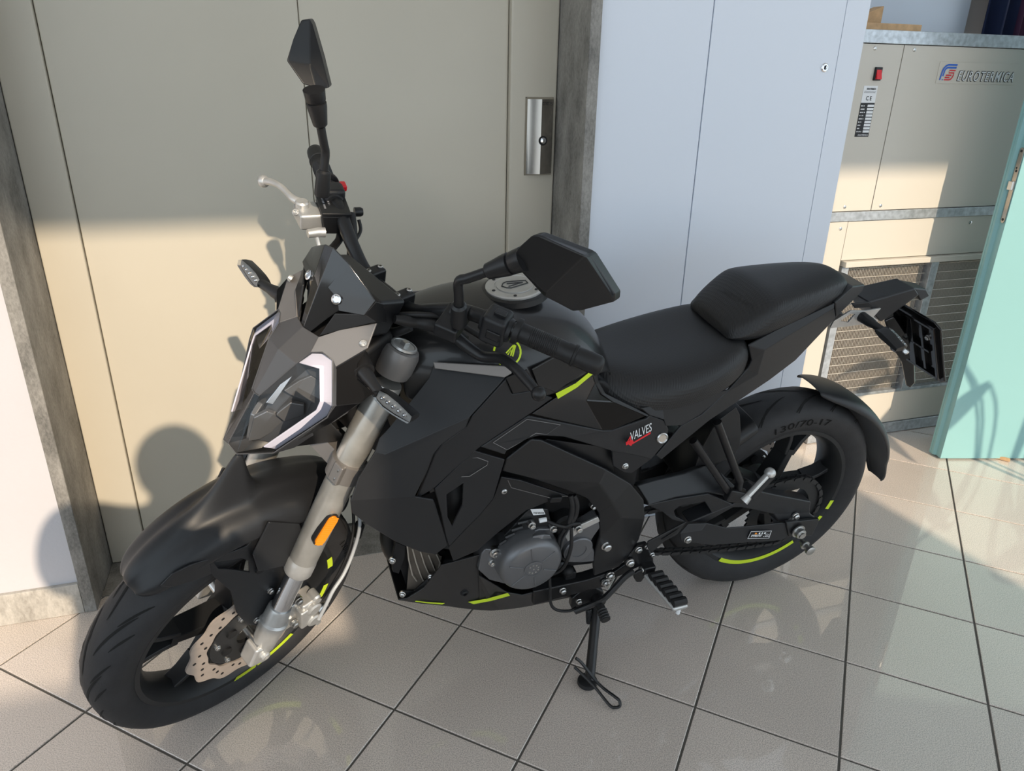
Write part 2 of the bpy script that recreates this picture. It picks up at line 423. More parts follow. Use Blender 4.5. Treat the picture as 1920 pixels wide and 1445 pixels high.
text_on('lettering', 'OTIS', .012, W(.696, 1.9835, 1.252), WD, (0, 0, 1), M['darkmetal'], rp, lift=.0012, wide=1.1)

# white cupboard built in beside the lift
cup = tag(empty('cupboard', W(1.16, 1.9, 0)), 'tall white lacquered cupboard with flush doors and a small round lock', 'cupboard')
def cxf(o):
    o.matrix_parent_inverse = Matrix.Translation(-o.parent.location); return o
cxf(sbox('body', 'whitecup', .776, 1.552, 1.832, 2.55, .001, H, cup))
cxf(sbox('door', 'whitecup', .777, 1.0805, 1.818, 1.832, .03, H, cup, bevel=.001))
cd = cxf(sbox('door', 'whitecup', 1.0835, 1.476, 1.818, 1.832, .03, H, cup, bevel=.001))
cxf(sbox('edge_strip', 'whitecup', 1.4775, 1.552, 1.818, 1.832, .001, H, cup, bevel=.001))
cxf(sbox('plinth', 'whitecup', .777, 1.476, 1.824, 1.832, .001, .028, cup))
lk = MB().lathe((1.440, 1.818, 1.359), (0, -1, 0), [(-.002, .0115), (.002, .0115), (.0035, .009), (.0035, .006), (.002, .0055)], 20).build('lock', M['chrome'], cd, xf=wxf)
MB().box(1.4385, 1.4415, 1.8138, 1.8150, 1.354, 1.364).build('key_slot', M['black'], lk, xf=wxf, smooth=0)

# heating unit
ht = tag(empty('heating_unit', W(2.1, 2.3, 0)), 'beige floor-standing heating unit with galvanised strips and a wire grille', 'heater')
HS0, HS1, HN = 1.60, 2.95, 2.13
def hb(name, m, s0, s1, n0, n1, z0, z1, par=None, bevel=.0012):
    return cxf2(MB().box(s0, s1, n0, n1, z0, z1).build(name, M[m], par or ht, xf=wxf, smooth=30, bevel=bevel))
def cxf2(o):
    o.matrix_parent_inverse = Matrix.Translation(-ht.location) if o.parent is ht else Matrix.Identity(4); return o
hb('body', 'galv', HS0, HS1, 2.175, 2.62, .002, 1.470)
hb('galvanised_strip', 'galv', HS0, HS1, 2.128, 2.60, 1.440, 1.479)
hb('galvanised_strip', 'galv', HS0, HS1, 2.126, 2.17, .876, .908)
hb('upper_panel', 'beige', 1.795, 1.981, 2.132, 2.172, .910, 1.438)
up = hb('upper_panel', 'beige', 1.984, HS1, 2.132, 2.172, .910, 1.438)
hb('side_post', 'beige', HS0, 1.792, 2.132, 2.172, .910, 1.438)
hb('side_post', 'beige', HS0, 1.895, 2.132, 2.172, .022, .874)
hb('lower_panel', 'beige', 1.898, HS1, 2.134, 2.172, .735, .874)
hb('ledge', 'beige', 1.905, HS1, 2.112, 2.172, .712, .733, bevel=.003)
hb('grille_frame', 'galv', 1.905, 1.935, 2.128, 2.172, .190, .711)
hb('grille_frame', 'galv', 2.308, 2.342, 2.126, 2.172, .190, .711)
hb('grille_frame', 'galv', 1.935, HS1, 2.128, 2.172, .184, .196)
hb('bottom_panel', 'beige', 1.898, HS1, 2.130, 2.172, .050, .183)
hb('base_strip', 'galv', 1.898, HS1, 2.124, 2.172, .003, .048)
MB_ = MB()
coil = hb('coil_fins', 'gauze', 1.935, HS1, 2.160, 2.172, .196, .711, bevel=0)
wz = MB()
z = .214
while z < .705:
    for (w0, w1) in ((1.936, 2.308), (2.342, HS1)): cxf2(MB().tube([(w0, 2.150, z), (w1, 2.150, z)], .0016, 5).build('grille_wire', M['wire'], ht, xf=wxf))
    z += .0345
wv = MB(); s = 1.941
while s < HS1:
    if not (2.300 < s < 2.346): wv.box(s, s + .0016, 2.1515, 2.158, .196, .711)
    s += .0068
o = cxf2(wv.build('grille_fin', M['wire'], ht, xf=wxf, smooth=0)); o['kind'] = 'stuff'
# screws
for (s, z) in ((1.868, 1.425), (2.025, 1.425), (1.868, .925), (2.020, .925), (1.868, .850), (2.45, .850), (2.28, .105), (1.85, .5)):
    cxf2(MB().lathe((s, 2.134, z), (0, -1, 0), [(0, .0065), (.003, .0062), (.0045, .003)], 12).build('screw', M['steel'], ht, xf=wxf))
# rocker switch
sw = hb('rocker_switch', 'ink', 1.882, 1.908, 2.124, 2.134, 1.330, 1.370, bevel=.0015)
MB().prism([(1.8855, 2.125, 1.334), (1.8855, 2.125, 1.366), (1.8855, 2.116, 1.334)], (.0185, 0, 0)).build('rocker', M['red'], sw, xf=wxf, smooth=0)
# rating label
lb = hb('rating_label', 'paper', 1.853, 1.908, 2.1310, 2.1325, 1.262, 1.314, bevel=0)
def on_heater(name, s, size, s0, z0, m, par, **k): return text_on(name, s, size, W(s0, 2.1308, z0), WD, (0, 0, 1), M[m], par, **k)
on_heater('lettering', 'EUROTERMICA', .0072, 1.866, 1.302, 'ink', lb, fit=.036, bold=.0003)
print_row('small_print', W(1.857, 2.1308, 1.2965), WD, (0, 0, 1), .046, .0018, M['inkgrey'], lb, 1)
print_row('small_print', W(1.857, 2.1308, 1.2925), WD, (0, 0, 1), .046, .0018, M['inkgrey'], lb, 2)
on_heater('lettering', 'C E', .018, 1.869, 1.270, 'ink', lb, fit=.022, bold=.0003)
lb2 = hb('data_label', 'ink', 1.853, 1.908, 2.1308, 2.1325, 1.156, 1.262, bevel=0)
for k, wd_ in enumerate((.014, .016, .020, .017, .018, .013, .011, .009, .022)):
    z = 1.2505 - k * .0100
    print_row('small_print', W(1.8555, 2.1306, z + .0004), WD, (0, 0, 1), wd_, .0034, M['white'], lb2, k)
    MB().box(1.881, 1.9065, 2.1300, 2.1306, z - .0012, z + .0062).build('data_field', M['paper'], lb2, xf=wxf, smooth=0)
text_on('lettering', 'EUROTERMICA', .0078, W(1.864, 2.1306, 1.159), WD, (0, 0, 1), M['white'], lb2, fit=.040, lift=.0004)
# maker's badge: outlined lettering and the blue and red emblem
bd = hb('badge', 'beige', 2.140, 2.480, 2.1300, 2.1325, 1.325, 1.392, bevel=.0004)
text_on('lettering', 'EUROTERMICA', .043, W(2.2235, 2.1294, 1.335), WD, (0, 0, 1), M['ink'], bd, fit=.248, shear=.16, lift=.0003, bold=.0020, space=1.22)
text_on('lettering', 'EUROTERMICA', .043, W(2.2245, 2.1294, 1.335), WD, (0, 0, 1), M['paper'], bd, fit=.2445, shear=.16, lift=.0008, bold=.0001, space=1.22)
def stroke(name, pts, w, m, par):
    mb = MB()
    P = [Vector((x + (y - 1.334) * .16, y)) for (x, y) in pts]
    L = []; Rr = []
    for i, p in enumerate(P):
        t = (P[min(i + 1, len(P) - 1)] - P[max(i - 1, 0)]).normalized(); nn = Vector((-t.y, t.x)) * w / 2
        L.append(p + nn); Rr.append(p - nn)
    mb.grid([[(q.x, 2.1288, q.y) for q in L], [(q.x, 2.1288, q.y) for q in Rr]])
    return mb.build(name, M[m], par, xf=wxf, smooth=0)
def arcpts(cx, cy, r, a0, a1, n=8): return [(cx + r * math.cos(math.radians(a0 + (a1 - a0) * i / n)), cy + r * math.sin(math.radians(a0 + (a1 - a0) * i / n))) for i in range(n + 1)]
for k in range(2):
    d = k * .0085
    stroke('emblem', [(2.152 + d, 1.336 + (0 if k == 0 else .012))] + arcpts(2.172, 1.363, .020 - d, 180, 90) + [(2.206, 1.383 - d)], .0055, 'blueink', bd)
stroke('emblem', [(2.206, 1.366), (2.181, 1.366), (2.181, 1.3585), (2.203, 1.3585), (2.203, 1.351)] + arcpts(2.190, 1.350, .013, 0, -90) + [(2.170, 1.337)], .0042, 'redink', bd)
stroke('emblem', [(2.195, 1.3510), (2.172, 1.3510)], .0042, 'redink', bd)
stroke('emblem', [(2.190, 1.3440), (2.170, 1.3440)], .0042, 'redink', bd)
stroke('emblem', [(2.161, 1.337), (2.165, 1.337)], .004, 'blueink', bd)

# wall behind the heating unit and the things above it
sbox('wall_right', 'greywall', 1.552, 6, 2.75, 2.9, 0, H)
o = tag(sbox('wall_panel', 'whitecup', 2.24, 2.76, 2.66, 2.745, 1.30, H, kind=None), 'white boxed-in duct on the wall above the heating unit', 'duct')
o = tag(MB().box(2.76, 3.4, 2.60, 2.66, 1.480, H).build('curtain', M['navy'], xf=lambda v: W(v[0], v[1] + .012 * math.sin(v[0] * 60), v[2]), smooth=0), 'dark navy and plum curtain hanging at the far right behind the heater', 'curtain')
cvs = MB(); rows = []
for i in range(41):
    s = 2.77 + i * .016
    rows.append([(s, 2.575 + .022 * math.sin(i * 1.1), zz) for zz in (1.481, H)])
bpy.data.objects.remove(o)
o = cvs.grid(rows).build('curtain', M['navy'], xf=wxf, smooth=60, solid=.004)
tag(o, 'dark navy and plum curtain hanging at the far right behind the heater', 'curtain')
o.data.materials.append(M['plum'])
for p in o.data.polygons:
    if p.index % 14 > 8: p.material_index = 1
# wood offcuts lying on the unit
MB().prism([(1.80, 2.30, 1.4795), (2.02, 2.30, 1.4795), (2.02, 2.30, 1.5635)], (0, .05, 0)).build('wood_wedge', M['wood'], xf=wxf, smooth=0, bevel=.001)
tag(bpy.data.objects['wood_wedge'], 'pale wooden wedge standing on top of the heating unit', 'wood')
o = MB().box(1.83, 2.10, 2.20, 2.26, 1.4795, 1.5035).build('wood_batten', M['wood'], xf=wxf, smooth=30, bevel=.001); tag(o, 'flat wooden batten lying in front of the wedge on the heating unit', 'wood')

# mint coloured door standing open at the right
P0, PX = Vector((1.641, 2.490, 0)), Vector((math.cos(math.radians(2.3)), math.sin(math.radians(2.3)), 0))
PN = Vector((-.032, .050, 0)).normalized() * .0594
PY = Vector((-PX.y, PX.x, 0))
def dxf(v): return P0 + PX * v[0] + PY * v[1] + Vector((0, 0, v[2]))
d3 = MB().prism([(0, 0, .006), (.9, 0, .006), (.9, .046, .006), (-.012, .046, .006), (-.012, .034, .006), (0.0, .028, .006)], (0, 0, 2.1)).build('door_2', M['teal'], xf=dxf, smooth=30, bevel=.0015)
tag(d3, kind='structure')
MB().prism([(-.0125, .046, .006), (-.0125, .056, .006), (.88, .056, .006), (.88, .0465, .006)], (0, 0, 2.1)).build('door_back_skin', M['teal'], d3, xf=dxf, smooth=30, bevel=.001)
# lock plate on the door edge
def rrect(cx, cz, w, h, r, n=6):
    out = []
    for (sx, sz, a0) in ((1, 1, 0), (-1, 1, 90), (-1, -1, 180), (1, -1, 270)):
        for i in range(n + 1):
            a = math.radians(a0 + 90 * i / n); out.append((cx + sx * (w / 2 - r) + r * math.cos(a), cz + sz * (h / 2 - r) + r * math.sin(a)))
    return out
lp = MB().prism([(-.0005, y, z) for (y, z) in rrect(.0145, 1.018, .021, .242, .010)], (-.0022, 0, 0)).build('lock_plate', M['nickel'], d3, xf=dxf, smooth=30)
lp['label'] = 'metal lock plate on the door edge'
MB().prism([(-.002, .006, 1.005), (-.002, .022, 1.005), (-.013, .022, 1.005), (-.010, .006, 1.005)], (0, 0, .028)).build('latch_bolt', M['steel'], lp, xf=dxf, smooth=30, bevel=.001)
for zz in (1.128, .908):
    MB().lathe((-.0027, .0145, zz), (-1, 0, 0), [(0, .0045), (.0012, .004)], 12).build('screw', M['darkmetal'], lp, xf=dxf)
for (yy, zz, r) in ((.0155, 1.075, .003), (.0135, 1.066, .0042)):
    MB().lathe((-.0027, yy, zz), (-1, 0, 0), [(0, r), (.0006, r)], 12).build('key_hole', M['ink'], lp, xf=dxf)
o = MB().prism([(.14, .07, .002), (.26, -.020, .002), (.262, -.012, .002), (.15, .075, .002)], (0, 0, .012)).build('wood_stick', M['wood'], xf=dxf, smooth=0)
tag(o, 'thin wooden stick on the floor poking out from under the mint door', 'wood')

# showroom ceiling, and unseen panels added behind the camera to shape the sun patches
NW = -3.0
sbox('ceiling', 'ceil', -9, 9, NW, 4.2, H, H + .1)
def front(s): return s
kx = -(SUN_D.dot(WD) / SUN_D.dot(WN)); kz = -(SUN_D.z / SUN_D.dot(WN))
sL = .015 + kx * (2.015 - NW); sR = 1.80 + kx * (2.13 - NW)
zH1 = 1.025 + kz * (2.015 - NW); zS1 = kz * (1.54 - NW); zH2 = 1.112 + kz * (2.13 - NW)
sbox('sun_mask_panel', 'plaster', sL, sR, NW - .12, NW, 2.0, H)
sbox('sun_mask_panel', 'plaster', sL - 1.9, sL, NW - .12, NW, zH1, H)
sbox('sun_mask_panel', 'plaster', sL - 1.5, sL, NW - .12, NW, 1.9, zS1)
sbox('sun_mask_panel', 'plaster', sR, sR + 1.3, NW - .12, NW, zH2, H)

# ================================================================ the motorcycle
# bike frame: x forward, y to its left, z up, rear axle at (0, 0, .307); it leans on the side stand, bars turned to the left
BX = Vector((-0.9366644, -0.3502054, -0.0039902)); BY = Vector((0.3456002, -0.9223814, -0.1725485)); BZ = Vector((0.0567469, -0.162999, 0.9849929))
BT = Vector((0.6634031, 1.7808199, 0.0033672))
BM = Matrix((BX, BY, BZ)).transposed()
bike = empty('motorcycle'); bike.matrix_world = Matrix.Translation(BT) @ BM.to_4x4()
tag(bike, 'black naked motorcycle with lime rim stripes leaning on its side stand', 'motorcycle')
WB = 1.36
SM = Matrix(((0.8887946, -0.4553626, -0.0518559), (0.4553626, 0.8646138, 0.2123391), (-0.0518559, -0.2123391, 0.9758192)))
SA = Vector((1.3216999, 0, 0.2751404))
RAKE = math.radians(25)
def ST(v): return SM @ (Vector(v) - SA) + SA            # turn a point of the straight-ahead front end with the bars
_BI = BM.transposed()
def _ray(px, py): return CF + CR * ((px - 960) / FPX) - CU * ((py - 722.5) / FPX)
def P(px, py, lat):
    """point of the bike at the lateral offset lat"""
    d = _BI @ _ray(px, py); c = _BI @ (CAM - BT); k = (lat - c.y) / d.y; return c + d * k
def Q(px, py, lat):
    """same in the straight-ahead frame of the steered front end"""
    d = SM.transposed() @ (_BI @ _ray(px, py)); c = SM.transposed() @ ((_BI @ (CAM - BT)) - SA) + SA
    k = (lat - c.y) / d.y; return c + d * k
def PP(pts, lat=None): return [P(*p) if lat is None else P(p[0], p[1], lat) for p in pts]
def QQ(pts, lat=None): return [Q(*p) if lat is None else Q(p[0], p[1], lat) for p in pts]
def mir(v): return Vector((v[0], -v[1], v[2]))
def smooth_path(pts, n=6):
    """Catmull-Rom through the points"""
    pts = [Vector(p) for p in pts]; out = []
    for i in range(len(pts) - 1):
        p0 = pts[max(i - 1, 0)]; p1 = pts[i]; p2 = pts[i + 1]; p3 = pts[min(i + 2, len(pts) - 1)]
        for k in range(n):
            t = k / n
            out.append(0.5 * ((2 * p1) + (p2 - p0) * t + (2 * p0 - 5 * p1 + 4 * p2 - p3) * t * t + (3 * p1 - p0 - 3 * p2 + p3) * t ** 3))
    out.append(pts[-1]); return out
def hose(name, pts, r, m, parent, xf=None, n=8, sm=6):
    return MB().tube(smooth_path(pts, sm), r, n).build(name, M[m], parent, xf=xf, smooth=60)
def panel(name, pts, faces, m, parent=None, th=.006, bev=.003, both=True, xf=None, ang=12, label=None, segs=2):
    """faceted shell through 3D points, thickened inwards, with its mirror image on the other side"""
    objs = []
    for side in ((1, -1) if both else (1,)):
        vs = [Vector(p) for p in pts] if side == 1 else [mir(p) for p in pts]
        mb = MB().add(vs, faces)
        me = bpy.data.meshes.new(name)
        me.from_pydata([tuple(v) for v in vs], [], [tuple(f) for f in faces]); me.update()
        bm = bmesh.new(); bm.from_mesh(me); bmesh.ops.recalc_face_normals(bm, faces=bm.faces)
        sy = sum(f.normal.y * f.calc_area() for f in bm.faces)
        if sy * side < 0: bmesh.ops.reverse_faces(bm, faces=bm.faces)
        bm.to_mesh(me); bm.free()
        if xf:
            for v in me.vertices: v.co = xf(v.co)
        o = link(name, me, M[m], parent or bike); finish(o, ang, bev, segs, th)
        if label: o['label'] = label
        objs.append(o)
    return objs if both else objs[0]
def panel_sym(name, pts, faces, m, parent=None, th=.004, bev=.0025, xf=None, ang=8, segs=2):
    """one shell through the points and their mirror image, joined along the centre line"""
    pts = [Vector(p) for p in pts]; n = len(pts)
    vs = pts + [mir(p) for p in pts]; idx = list(range(2 * n))
    for i, p in enumerate(pts):
        if abs(p.y) < 1e-6: idx[n + i] = i
    fs = [tuple(f) for f in faces] + [tuple(idx[n + i] for i in f)[::-1] for f in faces]
    me = bpy.data.meshes.new(name); me.from_pydata([tuple(v) for v in vs], [], fs); me.update()
    bm = bmesh.new(); bm.from_mesh(me); bmesh.ops.delete(bm, geom=[v for v in bm.verts if not v.link_faces], context='VERTS'); bmesh.ops.recalc_face_normals(bm, faces=bm.faces)
    if sum(f.normal.x * f.calc_area() for f in bm.faces) < 0: bmesh.ops.reverse_faces(bm, faces=bm.faces)
    bm.to_mesh(me); bm.free()
    if xf:
        for v in me.vertices: v.co = xf(v.co)
    return finish(link(name, me, M[m], parent or bike), ang, bev, segs, th)
def poly(name, pts, m, parent=None, **k): return panel(name, pts, [tuple(range(len(pts)))], m, parent, **k)
def bolt(name, c, d, r=.006, h=.005, m='steel', parent=None, xf=None, n=12):
    return MB().lathe(c, d, [(-.004, r * 1.25), (0, r * 1.25), (.001, r), (h, r), (h + r * .25, r * .7), (h + r * .25, r * .45), (h - .002, r * .4)], n).build(name, M[m], parent or bike, xf=xf)

# ---------------------------------------------------------------- wheels
def tyre_ring(R, hw, hh, c, n=96, prof=None):
    # half profile from left bead over the crown to the right bead: (lateral, radius)
    rb = R - hh
    pr = [(hw * .72, rb + .002), (hw * .80, rb + .006), (hw * .93, rb + hh * .28), (hw * .985, rb + hh * .48), (hw * .97, rb + hh * .62),
          (hw * .88, rb + hh * .76), (hw * .68, rb + hh * .885), (hw * .40, rb + hh * .965), (hw * .15, rb + hh * .996), (0, R)]
    pr = pr + [(-a, b) for (a, b) in pr[-2::-1]]
    pr += [(-hw * .6, rb - .004), (hw * .6, rb - .004)]
    rows = []
    for k in range(n + 1):
        a = 2 * math.pi * k / n
        rows.append([(c[0] + r * math.cos(a), c[1] + l, c[2] + r * math.sin(a)) for (l, r) in pr])
    return MB().grid(rows, wrap=True)
def crown(R, hw, hh, lat):
    """tyre radius at the lateral position"""
    u = abs(lat) / hw
    pr = [(0, R), (.15, R - hh * .004), (.40, R - hh * .035), (.68, R - hh * .115), (.88, R - hh * .24), (.97, R - hh * .38), (1.0, R - hh * .5)]
    for (u0, r0), (u1, r1) in zip(pr, pr[1:]):
        if u <= u1: return r0 + (r1 - r0) * (u - u0) / (u1 - u0)
    return R - hh * .5
def groove_strip(mb, R, hw, hh, c, path, w0):
    """sunken-looking sipe following the crown: path of (angle, lateral)"""
    L = []; Rr = []
    n = len(path)
    for i, (a, l) in enumerate(path):
        w = w0 * math.sin(math.pi * (i + .35) / (n - .3)) ** .6
        a2, l2 = path[min(i + 1, n - 1)]; a1, l1 = path[max(i - 1, 0)]
        tx, ty = (a2 - a1) * R, (l2 - l1); q = math.hypot(tx, ty) or 1
        nx, ny = -ty / q * w, tx / q * w
        for (s, lst) in ((1, L), (-1, Rr)):
            ll = l + s * ny; aa = a + s * nx / R; r = crown(R, hw, hh, ll) + .0009
            lst.append((c[0] + r * math.cos(aa), c[1] + ll, c[2] + r * math.sin(aa)))
    mb.grid([L, Rr])
def wheel(name, c, R, hw, hh, rimw, spoke0, xf, pat, hubr, hubw, label):
    rim_r = R - hh
    c = Vector(c)
    # rim barrel
    pr = [(rimw, rim_r + .008), (rimw + .004, rim_r + .004), (rimw + .003, rim_r - .006), (rimw - .004, rim_r - .012), (rimw * .55, rim_r - .020), (0, rim_r - .026),
          (-rimw * .55, rim_r - .020), (-rimw + .004, rim_r - .012), (-rimw - .003, rim_r - .006), (-rimw - .004, rim_r + .004), (-rimw, rim_r + .008)]
    rows = []
    for k in range(97):
        a = 2 * math.pi * k / 96; rows.append([(c.x + r * math.cos(a), c.y + l, c.z + r * math.sin(a)) for (l, r) in pr])
    rim = MB().grid(rows, wrap=True).build(name, M['rim'], bike, xf=xf, smooth=35); rim['label'] = label
    MB_t = tyre_ring(R, hw, hh, c); MB_t.build('tyre', M['tyre'], rim, xf=xf, smooth=60)
    gm = MB(); pat(gm, R, hw, hh, c); gm.build('tread_groove', M['groove'], rim, xf=xf, smooth=0, fix=False)['kind'] = 'stuff'
    MB().lathe(c - Vector((0, hubw, 0)), (0, 1, 0), [(0, hubr * .7), (.004, hubr), (hubw * .5, hubr * .86), (hubw, hubr * .80), (hubw * 1.5, hubr * .86), (2 * hubw - .004, hubr), (2 * hubw, hubr * .7)], 32).build('hub', M['rim'], rim, xf=xf)
    for k in range(5):
        a = spoke0 + k * 2 * math.pi / 5; u = Vector((math.cos(a), 0, math.sin(a))); v = Vector((-math.sin(a), 0, math.cos(a)))
        mb = MB(); r0, r1, r2 = hubr * .7, rim_r * .60, rim_r - .014
        def sec(r, off, w, t): return [c + u * r + v * (off - w) + Vector((0, -t, 0)), c + u * r + v * (off + w) + Vector((0, -t, 0)), c + u * r + v * (off + w * .55) + Vector((0, t, 0)), c + u * r + v * (off - w * .55) + Vector((0, t, 0))]
        mb.grid([sec(r0, 0, .024, .026), sec(r1, 0, .019, .021), sec(r1 + .012, 0, .022, .021)], wrap=True)
        for s in (-1, 1):
            mb.grid([sec(r1 - .004, s * .011, .0115, .0205), sec(r2 * .5 + r1 * .5, s * .020, .0105, .019), sec(r2, s * .036, .013, .018)], wrap=True)
        mb.build('spoke', M['rim'], rim, xf=xf, bevel=.0025, smooth=25)
    return rim
def front_pat(mb, R, hw, hh, c):
    for k in range(13):
        a = 2 * math.pi * k / 13
        for s in (-1, 1):
            ph = a + (0 if s > 0 else math.pi / 13)
            # long slanting sipe with two short ones beside it
            groove_strip(mb, R, hw, hh, c, [(ph + .40 * t, s * (.007 + .030 * t ** 1.4)) for t in [i / 11 for i in range(12)]], .0025)
            groove_strip(mb, R, hw, hh, c, [(ph + .27 + .24 * t, s * (.019 + .024 * t)) for t in [i / 8 for i in range(9)]], .0022)
            groove_strip(mb, R, hw, hh, c, [(ph + .10 + .20 * t, s * (.030 + .018 * t)) for t in [i / 8 for i in range(9)]], .0020)
def rear_pat(mb, R, hw, hh, c):
    for k in range(17):
        a = 2 * math.pi * k / 17
        for s in (-1, 1):
            ph = a + (0 if s > 0 else math.pi / 17)
            groove_strip(mb, R, hw, hh, c, [(ph - .36 * t, s * (.006 + .048 * t ** 1.3)) for t in [i / 11 for i in range(12)]], .0027)
            groove_strip(mb, R, hw, hh, c, [(ph - .20 - .14 * t, s * (.024 + .032 * t)) for t in [i / 6 for i in range(7)]], .0023)
FC = (WB, 0, .293); RC = (0, 0, .307)
FR, FHW, FHH = .293, .056, .074
RR, RHW, RHH = .307, .066, .086
fw = wheel('front_wheel', FC, FR, FHW, FHH, .040, math.radians(20), ST, front_pat, .040, .038, 'black five-spoke front wheel with lime rim stripe')
rw = wheel('rear_wheel', RC, RR, RHW, RHH, .048, math.radians(106), None, rear_pat, .050, .050, 'black five-spoke rear wheel with lime rim stripe')
def ring_arc(name, c, r0, r1, lat, a0, a1, m, parent, xf=None, n=24, dl=0.0):
    rows = [[], []]
    for i in range(n + 1):
        a = math.radians(a0 + (a1 - a0) * i / n)
        rows[0].append((c[0] + r0 * math.cos(a), c[1] + lat, c[2] + r0 * math.sin(a))); rows[1].append((c[0] + r1 * math.cos(a), c[1] + lat + dl, c[2] + r1 * math.sin(a)))
    return MB().grid(rows).build(name, M[m], parent, xf=xf, smooth=0, solid=.0004)
# lime rim tape
for (nm, par, c, xf, rr, lat, arcs) in (('f', fw, FC, ST, FR - FHH, .0455, ((-122, -96), (-163, -148), (170, 180))), ('r', rw, RC, None, RR - RHH, .0535, ((-57, -125), (-149, -153), (-160, -168)))):
    for (a0, a1) in arcs:
        ring_arc('rim_stripe', c, rr - .010, rr + .003, lat, a0, a1, 'lime', par, xf, dl=.0)
mbh = MB()
for i in range(22):
    a = math.radians(-96 + i * 14 / 22.0); b = a + math.radians(.40); sh = math.radians(1.6)
    r0, r1 = FR - FHH - .010, FR - FHH + .003
    mbh.add([(FC[0] + r0 * math.cos(a), .0458, FC[2] + r0 * math.sin(a)), (FC[0] + r0 * math.cos(b), .0458, FC[2] + r0 * math.sin(b)),
             (FC[0] + r1 * math.cos(b + sh), .0458, FC[2] + r1 * math.sin(b + sh)), (FC[0] + r1 * math.cos(a + sh), .0458, FC[2] + r1 * math.sin(a + sh))], [(0, 1, 2, 3)])
mbh.build('rim_stripe_hatching', M['lime'], fw, xf=ST, smooth=0)
# size lettering on the tyres
def tyre_text(s, c, r, lat, a_mid, size, par, xf, width):
    me = text_mesh(s, size); xs = [v.co.x for v in me.vertices]; w = max(xs) - min(xs); k = width / w
    for v in me.vertices:
        a = math.radians(a_mid) - ((v.co.x - min(xs)) * k - width / 2) * -1 / r
        rr_ = r + v.co.y
        p = Vector((c[0] + rr_ * math.cos(a), c[1] + lat, c[2] + rr_ * math.sin(a)))
        v.co = xf(p) if xf else p
    return link('size_lettering', me, M['tyretext'], par)
tyre_text('130/70-17', RC, RR - RHH * .62, RHW * .985 + .0012, 90, .026, rw, None, .165)
tyre_text('110/70-17', FC, FR - FHH * .62, FHW * .985 + .001, 172, .020, fw, ST, .11)

# ---------------------------------------------------------------- brake discs
def disc(name, c, r, lat, parent, xf, n=120):
    o_ = []; i_ = []
    for k in range(n):
        a = 2 * math.pi * k / n; w = .0045 * math.cos(12 * a)
        o_.append((r + w) * Vector((math.cos(a), 0, math.sin(a)))); i_.append((r * .70 - w * .4) * Vector((math.cos(a), 0, math.sin(a))))
    cc = Vector(c) + Vector((0, lat, 0)); mb = MB(); vs = []
    for d in (-.002, .002): vs += [cc + Vector((0, d, 0)) + p for p in o_] + [cc + Vector((0, d, 0)) + p for p in i_]
    fs = []
    for k in range(n):
        k2 = (k + 1) % n
        fs += [(2 * n + k, 2 * n + k2, 3 * n + k2, 3 * n + k), (k, n + k, n + k2, k2), (k, k2, 2 * n + k2, 2 * n + k), (n + k, 3 * n + k, 3 * n + k2, n + k2)]
    d = mb.add(vs, fs).build(name, M['disc'], parent, xf=xf, smooth=30)
    hb_ = MB()
    for k in range(36):
        a = 2 * math.pi * (k + .5) / 36; rr_ = r * (.90, .83, .77)[k % 3]
        hb_.lathe(cc + Vector((rr_ * math.cos(a), -.0026, rr_ * math.sin(a))), (0, 1, 0), [(0, .0036), (.0052, .0036)], 8)
    hb_.build('vent_hole', M['black'], d, xf=xf, smooth=0)
    cr_ = MB().lathe(cc - Vector((0, .004, 0)), (0, 1, 0), [(0, .030), (0, r * .66), (.006, r * .66), (.008, r * .5), (.008, .030)], 40, closed=True).build('disc_carrier', M['rim'], d, xf=xf)
    for k in range(6):
        a = 2 * math.pi * k / 6 + .3
        bolt('bolt', cc + Vector((r * .56 * math.cos(a), .006, r * .56 * math.sin(a))), (0, 1, 0), .005, .003, 'steel', d, xf)
        hb2 = MB().lathe(cc + Vector((r * .42 * math.cos(a + .5), .002, r * .42 * math.sin(a + .5))), (0, 1, 0), [(0, .011), (.0066, .011)], 14).build('carrier_window', M['black'], d, xf=xf)
    return d
fd = disc('front_brake_disc', FC, .132, .066, bike, ST)
rd = disc('rear_brake_disc', RC, .115, -.078, bike, None)

